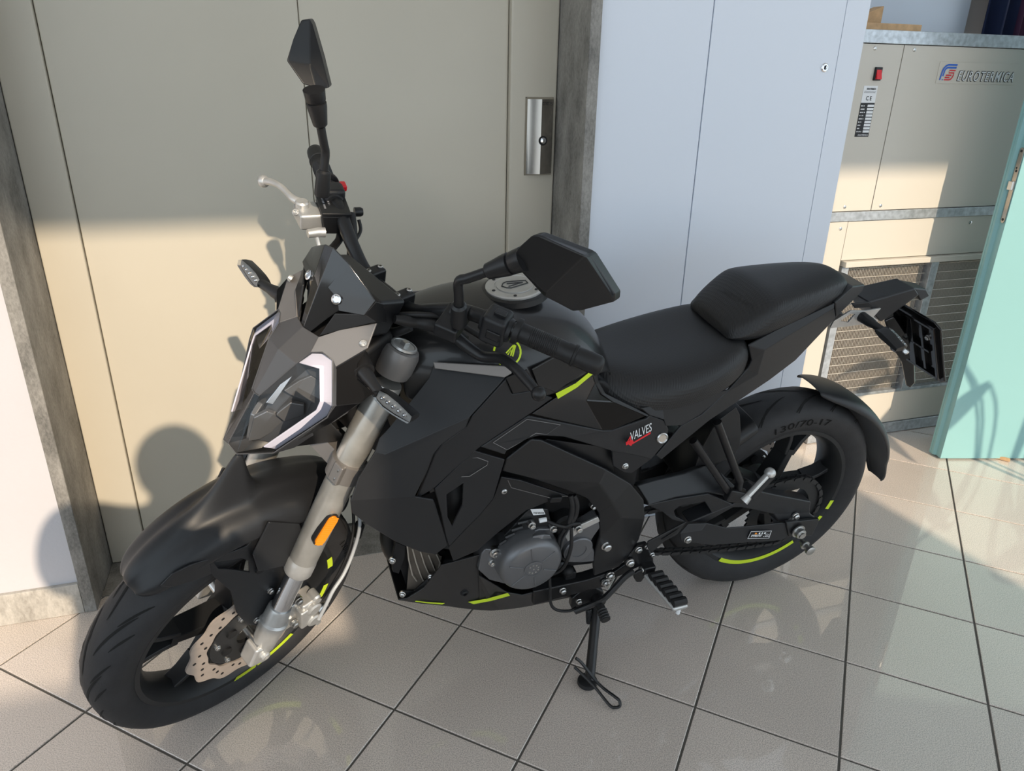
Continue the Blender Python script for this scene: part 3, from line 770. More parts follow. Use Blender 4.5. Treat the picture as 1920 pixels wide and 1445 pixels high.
# ---------------------------------------------------------------- fork, straight-ahead frame turned by ST
F0 = Vector((1.3533, .1, .2656)); F1 = Vector((1.0622, .1, .9340)); FD = (F1 - F0).normalized()
def fk(t, y=1): v = F0 + (F1 - F0) * t; return Vector((v.x, v.y * y, v.z))
FX = Vector((FD.z, 0, -FD.x))                       # forward, square to the leg
for y in (1, -1):
    ft = MB().lathe(fk(.345, y), FD, [(0, .0255), (.004, .0275), (.42, .0285), (.425, .027)], 32).build('fork_leg', M['forktube'], bike, xf=ST)
    MB().lathe(fk(.10, y), FD, [(0, .0200), (.20, .0200)], 28).build('stanchion', M['chrome'], ft, xf=ST)
    MB().lathe(fk(.300, y), FD, [(0, .0265), (.004, .0285), (.030, .0285), (.034, .0270), (.040, .0270)], 28).build('dust_seal', M['silver'], ft, xf=ST)
    # cast foot with axle clamp
    mb = MB().lathe(fk(.015, y), FD, [(-.012, .016), (0, .024), (.03, .026), (.055, .0275), (.062, .030), (.070, .030), (.074, .026), (.105, .0245), (.110, .0225)], 28)
    foot = mb.build('fork_foot', M['silver'], ft, xf=ST)
    c = fk(.0, y) + FX * .006
    MB().obox(c + FX * .004 - FD * .004, FX * .022, (0, .020, 0), FD * .026).build('axle_clamp', M['silver'], foot, xf=ST, bevel=.006)
    bolt('axle_nut', c + Vector((0, .020 * y, 0)), (0, y, 0), .0105, .006, 'silver', foot, ST)
    # fork cap and crown
    MB().lathe(fk(.955, y), FD, [(0, .031), (.012, .0335), (.040, .0335), (.050, .0300), (.052, .026), (.052, .024)], 32).build('fork_crown', M['grey'], ft, xf=ST)
    cap = MB().lathe(fk(1.028, y), FD, [(0, .024), (.004, .0235), (.0045, .020), (.003, .019)], 32).build('fork_cap', M['silver'], ft, xf=ST)
    MB().obox(fk(1.036, y), FX * .006, Vector((0, .006, 0)), FD * .004).build('adjuster', M['steel'], cap, xf=ST, bevel=.001)
# lower clamp
mb = MB()
for y in (1, -1):
    mb.lathe(fk(.635, y), FD, [(0, .030), (.002, .034), (.040, .034), (.042, .030)], 28)
mb.obox(fk(.665, 0) - FX * .018, FX * .030, (0, .100, 0), FD * .017)
tc_ = mb.build('lower_fork_clamp', M['grey'], bike, xf=ST, smooth=35)
for y in (1, -1):
    for dz in (.012, .031):
        c = fk(.635, y) + FD * dz + FX * .030 + Vector((0, .014 * y, 0))
        bolt('pinch_bolt', c, FX + Vector((0, .6 * y, 0)), .005, .006, 'steel', tc_, ST)
    MB().obox(fk(.635, y) + FD * .021 + FX * .031 + Vector((0, .010 * y, 0)), FX * .006, (0, .012, 0), FD * .020).build('pinch_lug', M['grey'], tc_, xf=ST, bevel=.003)
mb = MB().obox(fk(.985, 0) - FX * .02, FX * .034, (0, .105, 0), FD * .012)
mb.lathe(fk(.70, 0) - FX * .035, FD, [(0, .026), (.24, .026)], 20)
tt = mb.build('upper_fork_clamp', M['matte2'], bike, xf=ST, bevel=.004)
# axle
MB().lathe((WB, -.11, .290), (0, 1, 0), [(0, .010), (.22, .010)], 14).build('front_axle', M['steel'], bike, xf=ST)
# amber side reflectors in black cups
for y in (1, -1):
    a, b = Q(596, 1022, .132), Q(629, 969, .132); ax = (b - a).normalized(); mid = (a + b) / 2; L = (b - a).length
    def cap_(r, h0, h1, ext):
        pts = []; nrm = Vector((.25, 1, .1)).normalized(); sd = ax.cross(nrm).normalized()
        for i in range(10): t = math.radians(-90 + 180 * i / 9); pts.append(b + ax * (ext + r * math.cos(t)) + sd * r * math.sin(t) - ax * r)
        for i in range(10): t = math.radians(90 + 180 * i / 9); pts.append(a + ax * (-ext + r * math.cos(t)) + sd * r * math.sin(t) + ax * r)
        pts = [p + nrm * h0 for p in pts]
        if y < 0: pts = [mir(p) for p in pts]
        off = nrm * (h1 - h0); return pts, (off if y > 0 else mir(off))
    p, o_ = cap_(.0130, -.014, -.003, .003); cup_ = MB().prism(p, o_).build('side_reflector', M['matte'], bike, xf=ST, smooth=40)
    p, o_ = cap_(.0100, -.003, .001, .000); am = MB().prism(p, o_).build('amber_lens', M['amber'], cup_, xf=ST, smooth=40)
    p, o_ = cap_(.0100, .001, .0025, .000)
    mb = MB(); nrm = (Vector((.25, 1, .1)) if y > 0 else Vector((.25, -1, .1))).normalized()
    for i in range(14):
        c = a + ax * (L * (.04 + .92 * i / 13)); c = c if y > 0 else mir(c); sd = (ax if y > 0 else mir(ax)).cross(nrm).normalized()
        mb.tube([c + sd * .0085 + nrm * .0008, c - sd * .0085 + nrm * .0008], .0011, 5)
    mb.build('lens_rib', M['amber'], cup_, xf=ST)

# ---------------------------------------------------------------- front mudguard
def arc_pt(ang, r, lat): a = math.radians(ang); return Vector((WB + r * math.cos(a), lat, .293 + r * math.sin(a)))
rows = []
for (ang, w, r, drop, h) in ((57.5, .026, .330, .006, .002), (59, .040, .337, .012, .004), (63, .054, .346, .020, .006), (70, .062, .353, .028, .008), (77, .067, .357, .033, .010), (83, .070, .360, .036, .016), (88, .072, .362, .038, .034), (92, .074, .363, .039, .070), (95, .075, .364, .040, .108), (96.5, .076, .365, .041, .110), (98, .076, .366, .041, .050), (101, .077, .366, .042, .010),
                             (106, .078, .368, .044, .006), (114, .080, .370, .046, .005), (126, .080, .374, .046, .004), (133, .078, .376, .042, .004)):
    half = [(0, r + h), (w * .10, r + h * .94), (w * .26, r + h * .30 + .002), (w * .36, r - .001), (w * .66, r - .006), (w * .90, r - drop * .5), (w, r - drop), (w * .99, r - drop - .014)]
    rows.append([arc_pt(ang, q, -l) for (l, q) in half[:0:-1]] + [arc_pt(ang, q, l) for (l, q) in half])
mg = MB().grid(rows).build('front_mudguard', M['matte'], bike, xf=ST, solid=.004, sub=2, smooth=60)
# side stay between mudguard and fork leg, with its slot
K2 = lambda x, y: (130 + x / 2.58, 820 + y / 2.58)
def q2(x, y, l): return Q(*K2(x, y), l)
out = [(672, 600, .066), (860, 525, .067), (960, 402, .068), (1112, 405, .070), (1128, 455, .070), (1075, 640, .074), (1000, 860, .080), (935, 915, .082), (860, 905, .080), (812, 850, .076), (782, 745, .072), (690, 665, .066)]
inn = [(700, 605, .066), (835, 585, .068), (870, 600, .068), (872, 652, .070), (800, 640, .069), (722, 635, .067)]
pts = [q2(*p) for p in out] + [q2(*p) for p in inn]
faces = [(0, 1, 13, 12), (1, 2, 14, 13), (2, 3, 4, 5, 15, 14), (5, 6, 7, 8, 9, 10, 16, 15), (10, 11, 17, 16), (11, 0, 12, 17)]
st_ = panel('mudguard_stay', pts, faces, 'matte', th=.005, bev=.0015, xf=ST, ang=25)
for o, y in zip(st_, (1, -1)):
    for (x, yy) in ((975, 742), (903, 882)):
        c = q2(x, yy, .079); c = c if y > 0 else mir(c)
        bolt('bolt', c, (0, y, 0), .006, .004, 'steel', o, ST)
    c = q2(925, 640, .0745); c = c if y > 0 else mir(c)
    MB().lathe(c - Vector((0, .004 * y, 0)), (0, y, 0), [(0, .010), (.0052, .010)], 16).build('stay_hole', M['black'], o, xf=ST)
    # raised wedge of the stay below the mudguard edge
    w_ = [(960, 400, .074), (1108, 410, .076), (1122, 455, .077), (1060, 610, .080), (905, 640, .078), (880, 560, .074)]
    pw = [q2(*p) for p in w_]; pw = pw if y > 0 else [mir(p) for p in pw]
    MB().add(pw, [tuple(range(6))]).build('stay_wedge', M['matte'], o, xf=ST, solid=.006, bevel=.003, smooth=25)

panel('mudguard_lip', [q2(*p) for p in ((440, 722, .056), (500, 662, .062), (590, 618, .066), (680, 588, .067), (692, 660, .067), (600, 695, .064), (505, 724, .058))], [tuple(range(7))], 'matte', mg, th=.004, bev=.002, xf=ST, both=False)
# ---------------------------------------------------------------- front caliper and hoses
cp_ = Q(575, 1140, .098)
rad = (cp_ - Vector((WB, .098, .293))); rad.y = 0; rad.normalize(); tan = Vector((-rad.z, 0, rad.x))
cl = MB().obox(cp_ + Vector((0, -.006, 0)), rad * .020, (0, .022, 0), tan * .044).build('front_brake_caliper', M['silver'], bike, xf=ST, bevel=.006)
MB().obox(cp_ + rad * -.012 + Vector((0, .010, 0)), rad * .016, (0, .012, 0), tan * .032).build('piston_housing', M['silver'], cl, xf=ST, bevel=.005)
for s in (-.022, .022):
    MB().lathe(cp_ + tan * s + rad * .004 + Vector((0, .008, 0)), (0, 1, 0), [(0, .018), (.016, .017), (.019, .013)], 20).build('piston_cap', M['silver'], cl, xf=ST)
    MB().lathe(cp_ + tan * s * 2.1 + rad * .014 + Vector((0, -.006, 0)), (0, 1, 0), [(0, .010), (.022, .010), (.026, .0065), (.030, .0065)], 14).build('slide_pin', M['silver'], cl, xf=ST)
MB().lathe(cp_ + rad * .020 + tan * .020 + Vector((0, .008, 0)), rad, [(0, .011), (.018, .010), (.020, .007), (.026, .007)], 14).build('bleed_screw', M['steel'], cl, xf=ST)
MB().obox(cp_ - rad * .036 + tan * -.006 + Vector((0, -.006, 0)), rad * .026, (0, .006, 0), tan * .040).build('caliper_bracket', M['silver'], cl, xf=ST, bevel=.003)
for (x, y) in ((1110, 790), (1090, 900)):
    bolt('bolt', q2(x, y, .106), (0, 1, 0), .008, .006, 'steel', cl, ST)
hose('brake_hose', [Q(598, 1160, .125), Q(614, 1128, .128), Q(625, 1106, .125), Q(645, 1075, .115), Q(662, 1035, .10), Q(674, 990, .085), Q(672, 950, .06), Q(668, 880, .03), Q(690, 780, .03)], .0042, 'braid', bike, ST)
hose('speed_sensor_lead', [Q(560, 1140, .095), Q(600, 1125, .10), Q(632, 1080, .10), Q(655, 1030, .09), Q(663, 985, .07), Q(660, 930, .05)], .0034, 'hose', bike, ST)
MB().obox(Q(672, 993, .078), (.006, 0, .002), (0, .010, 0), (-.004, 0, .022)).build('hose_clip', M['matte2'], bike, xf=ST, bevel=.003)

# ---------------------------------------------------------------- headlight
K1 = lambda x, y: (400 + x / 3.1425, 440 + y / 3.1425)
def q1(x, y, l): return Q(*K1(x, y), l)
V3 = lambda *a: Vector(a)
t0, t1, b0, s4 = V3(1.278, 0, .885), V3(1.276, .010, .885), V3(1.186, 0, .985), q1(622, 600, .030)
ei, e1, e2, e3, e4 = V3(1.224, .038, .951), V3(1.202, .044, .969), q1(640, 692, .058), V3(1.182, .076, .967), q1(716, 782, .082)
s1, s2, s3 = q1(908, 668, .110), q1(965, 517, .090), q1(745, 563, .060)
r1 = q1(420, 738, .0)      # spine of the beak
fc = panel_sym('headlight_cowl', [t0, t1, e1, s4, b0, s3, s2, s1, e4, e3, e2, ei, V3(1.232, 0, .958)], [(0, 1, 11, 12), (12, 11, 2, 3, 4), (3, 2, 10, 9, 8, 7, 6, 5)], 'grey', bike, th=.004, bev=.0025, xf=ST, ang=8)
fc.data.materials.append(M['grey_shaded'])
for p_ in fc.data.polygons:
    if abs(p_.center.x) and max(abs((SM.transposed() @ (fc.data.vertices[i].co - SA)).y) for i in p_.vertices) < .046: p_.material_index = 1
for o, y in ((fc, 1), (fc, -1)):
    c = q1(883, 641, .101); c = c if y > 0 else mir(c)
    bolt('screw', c, (.45, y * .75, .45), .005, .002, 'silver', o, ST)
# gloss flank beside the lamp
o1, o2, o3, bc2, bc = V3(1.208, .115, .910), V3(1.217, .114, .888), V3(1.284, .060, .795), V3(1.328, .020, .785), V3(1.331, 0, .795)
lm_ = q1(500, 900, .056)
k1, k2, k3, k4, k5 = q1(852, 760, .112), q1(850, 850, .116), q1(945, 935, .122), q1(870, 990, .124), q1(690, 1110, .114)
panel('headlight_flank', [e4, s1, k1, k2, k3, k4, k5, q1(450, 1236, .068), o3, o2, o1], [(0, 1, 2, 3, 4, 5, 10), (10, 5, 6, 7, 8, 9)], 'gloss', bike, th=.004, bev=.002, xf=ST, ang=10)
# bucket, lamp internals and clear lens
hd = empty_part = None
bk = [p + Vector((-.040, 0, -.012)) for p in (t0, e1, e3, o1, o2, o3, bc)]
hl = MB()
vs = bk + [mir(p) for p in bk]; n = len(bk)
hl.add(vs, [tuple(range(n)), tuple(range(2 * n - 1, n - 1, -1))])
hd = hl.build('headlight', M['lensdark'], bike, xf=ST, smooth=0, fix=False); hd['label'] = 'angular twin headlight with white light strips'
rim_ = MB()
edge = [t1, e1, e2, e3, o1, o2, o3, bc2, bc]
for y in (1, -1):
    A_ = [p if y > 0 else mir(p) for p in edge]; B_ = [(p + Vector((-.040, 0, -.012))) if y > 0 else mir(p + Vector((-.040, 0, -.012))) for p in edge]
    rim_.grid([A_, B_])
rim_.build('headlight_shell', M['lensdark'], hd, xf=ST, smooth=0, solid=.001)
back = Vector((-.010, 0, -.003))
def lampset(pts, faces, m, name, d=back, th=.004, bev=.001):
    for y in (1, -1):
        vs = [p + d for p in pts]; vs = vs if y > 0 else [mir(p) for p in vs]
        MB().add(vs, faces).build(name, M[m], hd, xf=ST, smooth=20, solid=th, bevel=bev, fix=True)
drl = [q1(*p) for p in ((488, 757, .037), (570, 700, .044), (640, 704, .058), (698, 742, .075), (704, 992, .112), (674, 1060, .110), (365, 1268, .058), (282, 1256, .050), (592, 1042, .096), (615, 985, .096), (612, 792, .068))]
for d in drl: pass
lampset(drl, [(0, 1, 2, 10), (2, 3, 4, 9, 10), (4, 5, 8, 9), (5, 6, 7, 8)], 'led', 'light_strip', Vector((-.004, 0, -.001)), .003, .001)
lampset([q1(*p) for p in ((355, 928, .024), (450, 868, .030), (520, 838, .040), (592, 885, .056), (600, 990, .060), (492, 992, .050), (400, 955, .034))], [(0, 1, 2, 3, 4, 5, 6)], 'reflector', 'lamp_visor', Vector((-.018, 0, -.006)), .010, .002)
lampset([q1(*p) for p in ((312, 1042, .024), (385, 985, .032), (468, 1000, .046), (470, 1060, .048), (352, 1102, .034), (300, 1062, .024))], [(0, 1, 2, 3, 4, 5)], 'reflector', 'lamp_visor', Vector((-.022, 0, -.006)), .010, .002)
lampset([q1(*p) for p in ((160, 1100, .006), (240, 1060, .014), (342, 1098, .030), (330, 1150, .030), (200, 1230, .016), (128, 1240, .004))], [(0, 1, 2, 3, 4, 5)], 'reflector', 'lamp_visor', Vector((-.024, 0, -.006)), .010, .002)
lampset([q1(*p) for p in ((245, 1000, .012), (400, 800, .016), (440, 790, .022), (290, 1010, .020))], [(0, 1, 2, 3)], 'chrome', 'lamp_reflector', Vector((-.020, 0, -.006)), .004, .001)
lampset([q1(*p) for p in ((500, 800, .034), (600, 790, .052), (590, 868, .054), (520, 830, .040))], [(0, 1, 2, 3)], 'lensdark', 'lamp_reflector', Vector((-.016, 0, -.006)), .006, .001)
gl = [t0, t1, e1, e2, e3, o1, o2, o3, bc2, bc, lm_, ei]
for y in (1, -1):
    vs = gl if y > 0 else [mir(p) for p in gl]
    MB().add(vs, [(0, 1, 8, 9), (1, 11, 10, 8), (11, 2, 3, 10), (3, 4, 10), (4, 5, 10), (5, 6, 10), (6, 7, 10), (7, 8, 10)]).build('headlight_lens', M['glass'], hd, xf=ST, smooth=0, fix=True)
# thin bright lip round the lens
lip = []
for p in [t0, t1, ei, e1, e2, e3, o1, o2, o3, bc2]: lip.append(p)
for y in (1, -1):
    MB().tube([p if y > 0 else mir(p) for p in lip + [bc]], .0010, 6).build('lens_lip', M['lensdark'], hd, xf=ST)
MB().tube([t0, bc], .0010, 6).build('lens_lip', M['lensdark'], hd, xf=ST)
# ---------------------------------------------------------------- fly screen
KS = lambda x, y: (540 + x / 7.604, 450 + y / 7.604)
def qs(x, y, l): return Q(*KS(x, y), l)
sc_pts = [V3(1.132, 0, 1.119), V3(1.158, 0, 1.052), V3(1.187, 0, .977),
          V3(1.124, .032, 1.104), V3(1.119, .054, 1.088), V3(1.115, .070, 1.076), V3(1.112, .085, 1.063), V3(1.131, .084, 1.041), qs(720, 1012, .042), qs(560, 1120, .028), V3(1.182, .0125, .979),
          V3(1.148, .036, 1.050), V3(1.152, .018, 1.062), V3(1.132, .056, 1.062)]
sc_f = [(0, 3, 12, 1), (3, 4, 13, 12), (4, 5, 13), (5, 6, 13), (13, 6, 7, 8, 11), (13, 11, 12), (12, 11, 8, 9), (12, 9, 10, 2, 1)]
scr = panel_sym('fly_screen', sc_pts, sc_f, 'screen', bike, th=.003, bev=.002, xf=ST, ang=8)
for o, y in ((scr, 1), (scr, -1)):
    c = Vector((1.150, .036 * y, 1.051))
    MB().lathe(c + Vector((-.004, 0, -.003)), (.8, .25 * y, .5), [(0, .0085), (.006, .0085), (.007, .006), (.0055, .005)], 16).build('screen_screw', M['chrome'], o, xf=ST)
# bracket and instrument behind the screen
MB().obox(Vector((1.085, 0, 1.010)), (.030, 0, .010), (0, .080, 0), (-.018, 0, .030)).build('instrument_cluster', M['matte2'], bike, xf=ST, bevel=.008)
panel('screen_bracket', [q1(890, 470, .082), q1(960, 395, .084), q1(1040, 420, .074), q1(1030, 520, .078), q1(965, 515, .096), q1(750, 560, .061), q1(620, 600, .029), q1(715, 465, .044)], [(0, 1, 2, 3, 4), (0, 4, 5, 6, 7)], 'matte2', bike, th=.004, xf=ST)
MB().obox(Vector((1.10, 0, .87)), (.055, 0, -.02), (0, .085, 0), (.02, 0, .09)).build('headlight_bracket', M['black'], bike, xf=ST, bevel=.01)
panel('headlight_chin', [o3, q1(450, 1236, .055), k5, q1(760, 1180, .080), q1(740, 1215, .060), q1(560, 1235, .04), bc2], [(0, 1, 2, 3, 4, 5, 6)], 'matte2', bike, th=.003, xf=ST)
MB().add([bc2 + Vector((-.004, 0, -.002)), mir(bc2) + Vector((-.004, 0, -.002)), Vector((1.16, -.06, .765)), Vector((1.16, .06, .765))], [(0, 1, 2, 3)]).build('headlight_chin', M['matte2'], bike, xf=ST, solid=.004)
# ---------------------------------------------------------------- indicators
def indicator(name, base, inner, tip, nrm, up, xf, parent=None):
    base, inner, tip = Vector(base), Vector(inner), Vector(tip)
    d = (inner - base).normalized()
    o = MB().tube([base - d * .012, base, base + d * .020, base + (inner - base) * .6, inner], [.013, .0125, .0115, .009, .0085], 14).build(name, M['matte2'], parent or bike, xf=xf, smooth=50)
    ax = (tip - inner).normalized(); L = (tip - inner).length; nrm = Vector(nrm); nrm = (nrm - ax * nrm.dot(ax)).normalized(); sd = ax.cross(nrm)
    prof = [(-.10, .25), (.02, .75), (.22, 1.0), (.55, .92), (.85, .66), (1.0, .50)]
    def outline(k, h):
        a = [inner + ax * (L * u) + sd * (.0125 * w * k) + nrm * h for (u, w) in prof]; b = [inner + ax * (L * u) - sd * (.0125 * w * k) + nrm * h for (u, w) in prof[::-1]]
        return a + b
    hsg = MB().grid([outline(.55, -.016), outline(1.0, -.004), outline(1.0, .004)], wrap=True)
    n = len(prof) * 2; hsg.f.append(tuple(range(n))); hsg.build('lamp_housing', M['matte2'], o, xf=xf, smooth=40)
    hb_ = MB().add(outline(.92, .0045), [tuple(range(n))]); hb_.build('lamp_reflector', M['silver'], o, xf=xf, smooth=0)
    for i in range(5):
        MB().sphere(inner + ax * (L * (.14 + .17 * i)) + nrm * .005, .0042, 10, 6).build('led', M['chrome'], o, xf=xf, smooth=60)
    ln = MB().grid([outline(1.0, .004), outline(.86, .011)], wrap=True); ln.f.append(tuple(range(n, 2 * n))); ln.build('clear_lens', M['glass'], o, xf=xf, smooth=0)
    return o
for y in (1, -1):
    indicator('front_indicator', (1.150, .112 * y, .957), (1.158, .168 * y, .953), (1.150, .238 * y, .952), (1, .25 * y, .25), (0, 0, 1), ST)
    MB().tube([(1.140, .085 * y, .957), (1.150, .118 * y, .957)], [.019, .017], 14).build('indicator_grommet', M['hose'], bike, xf=ST)

# ---------------------------------------------------------------- handlebar and controls
for y in (1, -1):
    pass
bar_pts = [(.901, .375, 1.046), (.945, .29, 1.053), (.968, .235, 1.055), (.992, .17, 1.050), (1.006, .12, 1.025), (1.011, .075, .995), (1.012, .04, .985), (1.012, 0, .985)]
full = bar_pts + [(x, -y, z) for (x, y, z) in bar_pts[-2::-1]]
hbz = MB().tube(smooth_path(full, 4), .0125, 14).build('handlebar', M['matte2'], bike, xf=ST, smooth=60)
for y in (1, -1):
    c = Vector((1.012, .040 * y, .985))
    rz = MB().obox(c + Vector((0, 0, .006)), (.020, 0, 0), (0, .012, 0), (0, 0, .020)).build('bar_clamp', M['matte2'], hbz, xf=ST, bevel=.005)
    MB().obox(c + Vector((-.004, 0, -.035)), (.014, 0, 0), (0, .012, 0), (0, 0, .030)).build('bar_riser', M['matte2'], hbz, xf=ST, bevel=.004)
    for dx in (-.013, .013): bolt('clamp_bolt', c + Vector((dx, 0, .025)), (0, 0, 1), .005, .003, 'steel', hbz, ST)
    # rubber grip with flange and bar end
    a, b = Vector((.9585, .255 * y, 1.054)), Vector((.907, .363 * y, 1.047)); d = (b - a).normalized(); L = (b - a).length
    gr = MB().lathe(a, d, [(-.006, .0135), (-.005, .0215), (.000, .0220), (.004, .0215), (.006, .0165), (.02, .0163), (L * .62, .0165), (L * .70, .0158), (L * .72, .0168), (L * .80, .0168), (L * .81, .0185), (L * .84, .0185), (L * .85, .0165), (L + .006, .0172), (L + .020, .0165), (L + .026, .013), (L + .028, .008)], 28).build('rubber_grip', M['hose'], hbz, xf=ST, smooth=40)
    rib = MB()
    for i in range(16): rib.lathe(a + d * (.022 + i * (L * .62 - .028) / 15), d, [(0, .0162), (.001, .0172), (.002, .0162)], 20)
    rib.build('grip_rib', M['hose'], gr, xf=ST)
    MB().lathe(b + d * .026, d, [(0, .0060), (.002, .0055)], 12).build('bar_end_bolt', M['steel'], gr, xf=ST)
# left switch block
c = Vector((.973, .222, 1.050)); d = Vector((-.4, .9, -.04)).normalized(); fwd = Vector((.9, .4, 0)).normalized(); up = d.cross(fwd) * -1
up = Vector((0, 0, 1))
sb = MB().obox(c + fwd * .002, fwd * .024, d * .021, up * .026).build('switch_block', M['matte'], hbz, xf=ST, bevel=.008, segs=3)
MB().lathe(c, d, [(-.026, .0165), (-.020, .019), (.019, .021), (.027, .019)], 20).build('switch_barrel', M['matte'], sb, xf=ST)
MB().obox(c + up * .027 + d * .004 + fwd * .004, fwd * .007, d * .010, up * .005).build('dip_switch', M['matte2'], sb, xf=ST, bevel=.002)
MB().obox(c - fwd * .020 + up * .010 + d * -.004, fwd * .006, d * .010, up * .006).build('indicator_switch', M['matte2'], sb, xf=ST, bevel=.002)
psw = MB().obox(c + fwd * .024 + d * .004 + up * -.002, fwd * .005, d * .012, up * .008).build('pass_switch', M['matte2'], sb, xf=ST, bevel=.002)
text_on('lettering', 'PASS', .0062, ST(c + fwd * .0262 + d * .012 + up * .012), (SM @ (d * -1)), SM @ up, M['paper'], sb, lift=.0004)
# clutch perch, lever and cable boot (left)
pv = Vector((1.000, .165, 1.047))
pc = MB().obox(pv + Vector((.020, .004, -.008)), Vector((.026, .010, -.006)), d * .020, up * .012).build('clutch_perch', M['matte2'], hbz, xf=ST, bevel=.004)
MB().lathe(pv, d, [(-.014, .018), (.014, .018)], 18).build('perch_clamp', M['matte2'], pc, xf=ST)
bolt('bolt', pv + Vector((.030, .02, .006)), up, .005, .003, 'steel', pc, ST)
lev = [Q(835, 612, .150), Q(870, 645, .190), Q(905, 668, .225), Q(940, 672, .262), Q(966, 690, .300), Q(990, 716, .335), Q(1006, 735, .358)]
lv = MB().tube(smooth_path(lev, 4), [.011 - .0042 * i / 24 for i in range(25)], 12).build('clutch_lever', M['matte2'], hbz, xf=ST, smooth=60)
MB().sphere(Q(1010, 738, .363), .0118, 16, 10).build('lever_ball', M['matte2'], lv, xf=ST, smooth=60)
boot = [Q(740, 598, .09), Q(775, 604, .105), Q(800, 606, .120), Q(822, 612, .135), Q(850, 628, .162), Q(872, 640, .185)]
MB().tube(smooth_path(boot, 4), [.007, .008, .009, .010, .0095, .009, .010, .0115, .012, .0125, .0125, .0125, .013, .013, .013, .0128, .0125, .012, .012, .0115, .011], 12).build('cable_boot', M['hose'], hbz, xf=ST, smooth=60)
hose('clutch_cable', [Q(745, 598, .085), Q(722, 600, .06), Q(700, 612, .04), Q(690, 650, .02), Q(700, 700, .0)], .0055, 'hose', hbz, ST)
hose('switch_lead', [Q(915, 640, .20), Q(880, 618, .17), Q(840, 596, .14), Q(790, 590, .11), Q(740, 592, .07), Q(715, 605, .03)], .0050, 'hose', hbz, ST)
hose('wiring_loom', [Q(770, 612, .09), Q(745, 622, .075), Q(720, 628, .05), Q(712, 660, .03), Q(720, 720, .0)], .0085, 'hose', hbz, ST)
# right side: switch block with red stop button, brake lever, reservoir
c = Vector((.978, -.215, 1.052)); dr_ = Vector((-.4, -.9, -.04)).normalized(); fw_ = Vector((.9, -.4, 0)).normalized()
sb = MB().obox(c, fw_ * .022, dr_ * .020, up * .024).build('switch_block', M['matte'], hbz, xf=ST, bevel=.008, segs=3)
MB().lathe(c, dr_, [(-.026, .0165), (-.020, .019), (.019, .021), (.030, .020)], 20).build('switch_barrel', M['matte'], sb, xf=ST)
rs = MB().obox(Q(643, 349, -.222), fw_ * .006, dr_ * .011, up * .006).build('stop_switch', M['red'], sb, xf=ST, bevel=.003); rs['label'] = 'red stop switch'
MB().lathe(Q(676, 397, -.19), Vector((-.9, .4, 0)), [(-.012, .009), (0, .009), (.004, .007)], 14).build('start_button', M['matte2'], sb, xf=ST)
# master cylinder reservoir
K3 = lambda x, y: (440 + x / 3.0094, 20 + y / 3.0094)
def q3(x, y, l): return Q(*K3(x, y), l)
mc = Vector((1.010, -.170, 1.062))
rv = [q3(445, 1040, -.20), q3(520, 1020, -.20), q3(610, 1080, -.17), q3(640, 1130, -.155), q3(510, 1125, -.165)]
ce = q3(560, 1130, -.185)
dn = Vector((0, .0, -1))
rb_ = MB().obox(ce + Vector((0, 0, -.010)), Vector((.022, -.012, 0)), Vector((.014, .030, 0)), Vector((.004, 0, .020))).build('brake_reservoir', M['matte2'], hbz, xf=ST, bevel=.004)
rl = MB().obox(ce + Vector((.002, 0, .012)), Vector((.023, -.0125, 0)), Vector((.0145, .031, 0)), Vector((0, 0, .004))).build('reservoir_lid', M['matte2'], rb_, xf=ST, bevel=.002)
ux = Vector((-.014, -.030, 0)).normalized() * -1
for k in range(3):
    print_row('small_print', ST(ce + Vector((.002 + .012 - .008 * k, -.004 - .0065 + .0045 * k, .0165)) - ux * .024), SM @ ux, SM @ Vector((.022, -.012, 0)), (.046, .032, .024)[k], .0034, M['inkgrey'], rb_, k + 20)
bp_ = q3(400, 1150, -.205)
ms = MB().obox(bp_ + Vector((-.006, 0, -.004)), Vector((.020, -.008, 0)), Vector((.008, .024, 0)), Vector((0, 0, .016))).build('brake_master_cylinder', M['silver'], hbz, xf=ST, bevel=.006)
MB().lathe(q3(380, 1092, -.215), up, [(-.012, .0125), (.004, .0125), (.007, .010)], 18).build('lever_pivot', M['silver'], ms, xf=ST)
for (x, y) in ((342, 1135), (405, 1130)): bolt('bolt', q3(x, y, -.21), Vector((.6, .3, .7)), .005, .003, 'silver', ms, ST)
MB().tube([q3(510, 1250, -.15), q3(470, 1250, -.155), q3(412, 1258, -.16)], [.009, .0085, .0075], 14).build('banjo_fitting', M['silver'], ms, xf=ST)
hose('brake_line', [q3(462, 1270, -.155), q3(478, 1330, -.145), q3(490, 1400, -.13), q3(520, 1470, -.1)], .0042, 'silver', hbz, ST)
lev = [q3(385, 1090, -.220), q3(330, 1060, -.240), q3(290, 1020, -.265), q3(250, 985, -.290), q3(205, 965, -.315), q3(165, 962, -.335)]
lv = MB().tube(smooth_path(lev, 4), [.0085, .0085, .008, .0075, .007, .0065, .0062, .006, .006, .006, .006, .006, .006, .006, .0062, .0064, .0066, .0068, .007, .0072, .0074], 12).build('brake_lever', M['silver'], hbz, xf=ST, smooth=60)
MB().sphere(q3(163, 962, -.337), .0118, 16, 10).build('lever_ball', M['silver'], lv, xf=ST, smooth=60)
hose('throttle_cable', [q3(655, 1150, -.17), q3(665, 1250, -.14), q3(660, 1400, -.10), q3(665, 1480, -.06)], .009, 'hose', hbz, ST)
hose('switch_lead', [q3(700, 1180, -.175), q3(710, 1240, -.165), q3(680, 1300, -.15), q3(645, 1380, -.13), q3(640, 1460, -.1)], .0035, 'hose', hbz, ST)
hose('throttle_cable', [q3(600, 1240, -.165), q3(590, 1290, -.15), q3(560, 1330, -.14), q3(530, 1370, -.12), q3(520, 1460, -.09)], .0075, 'hose', hbz, ST)

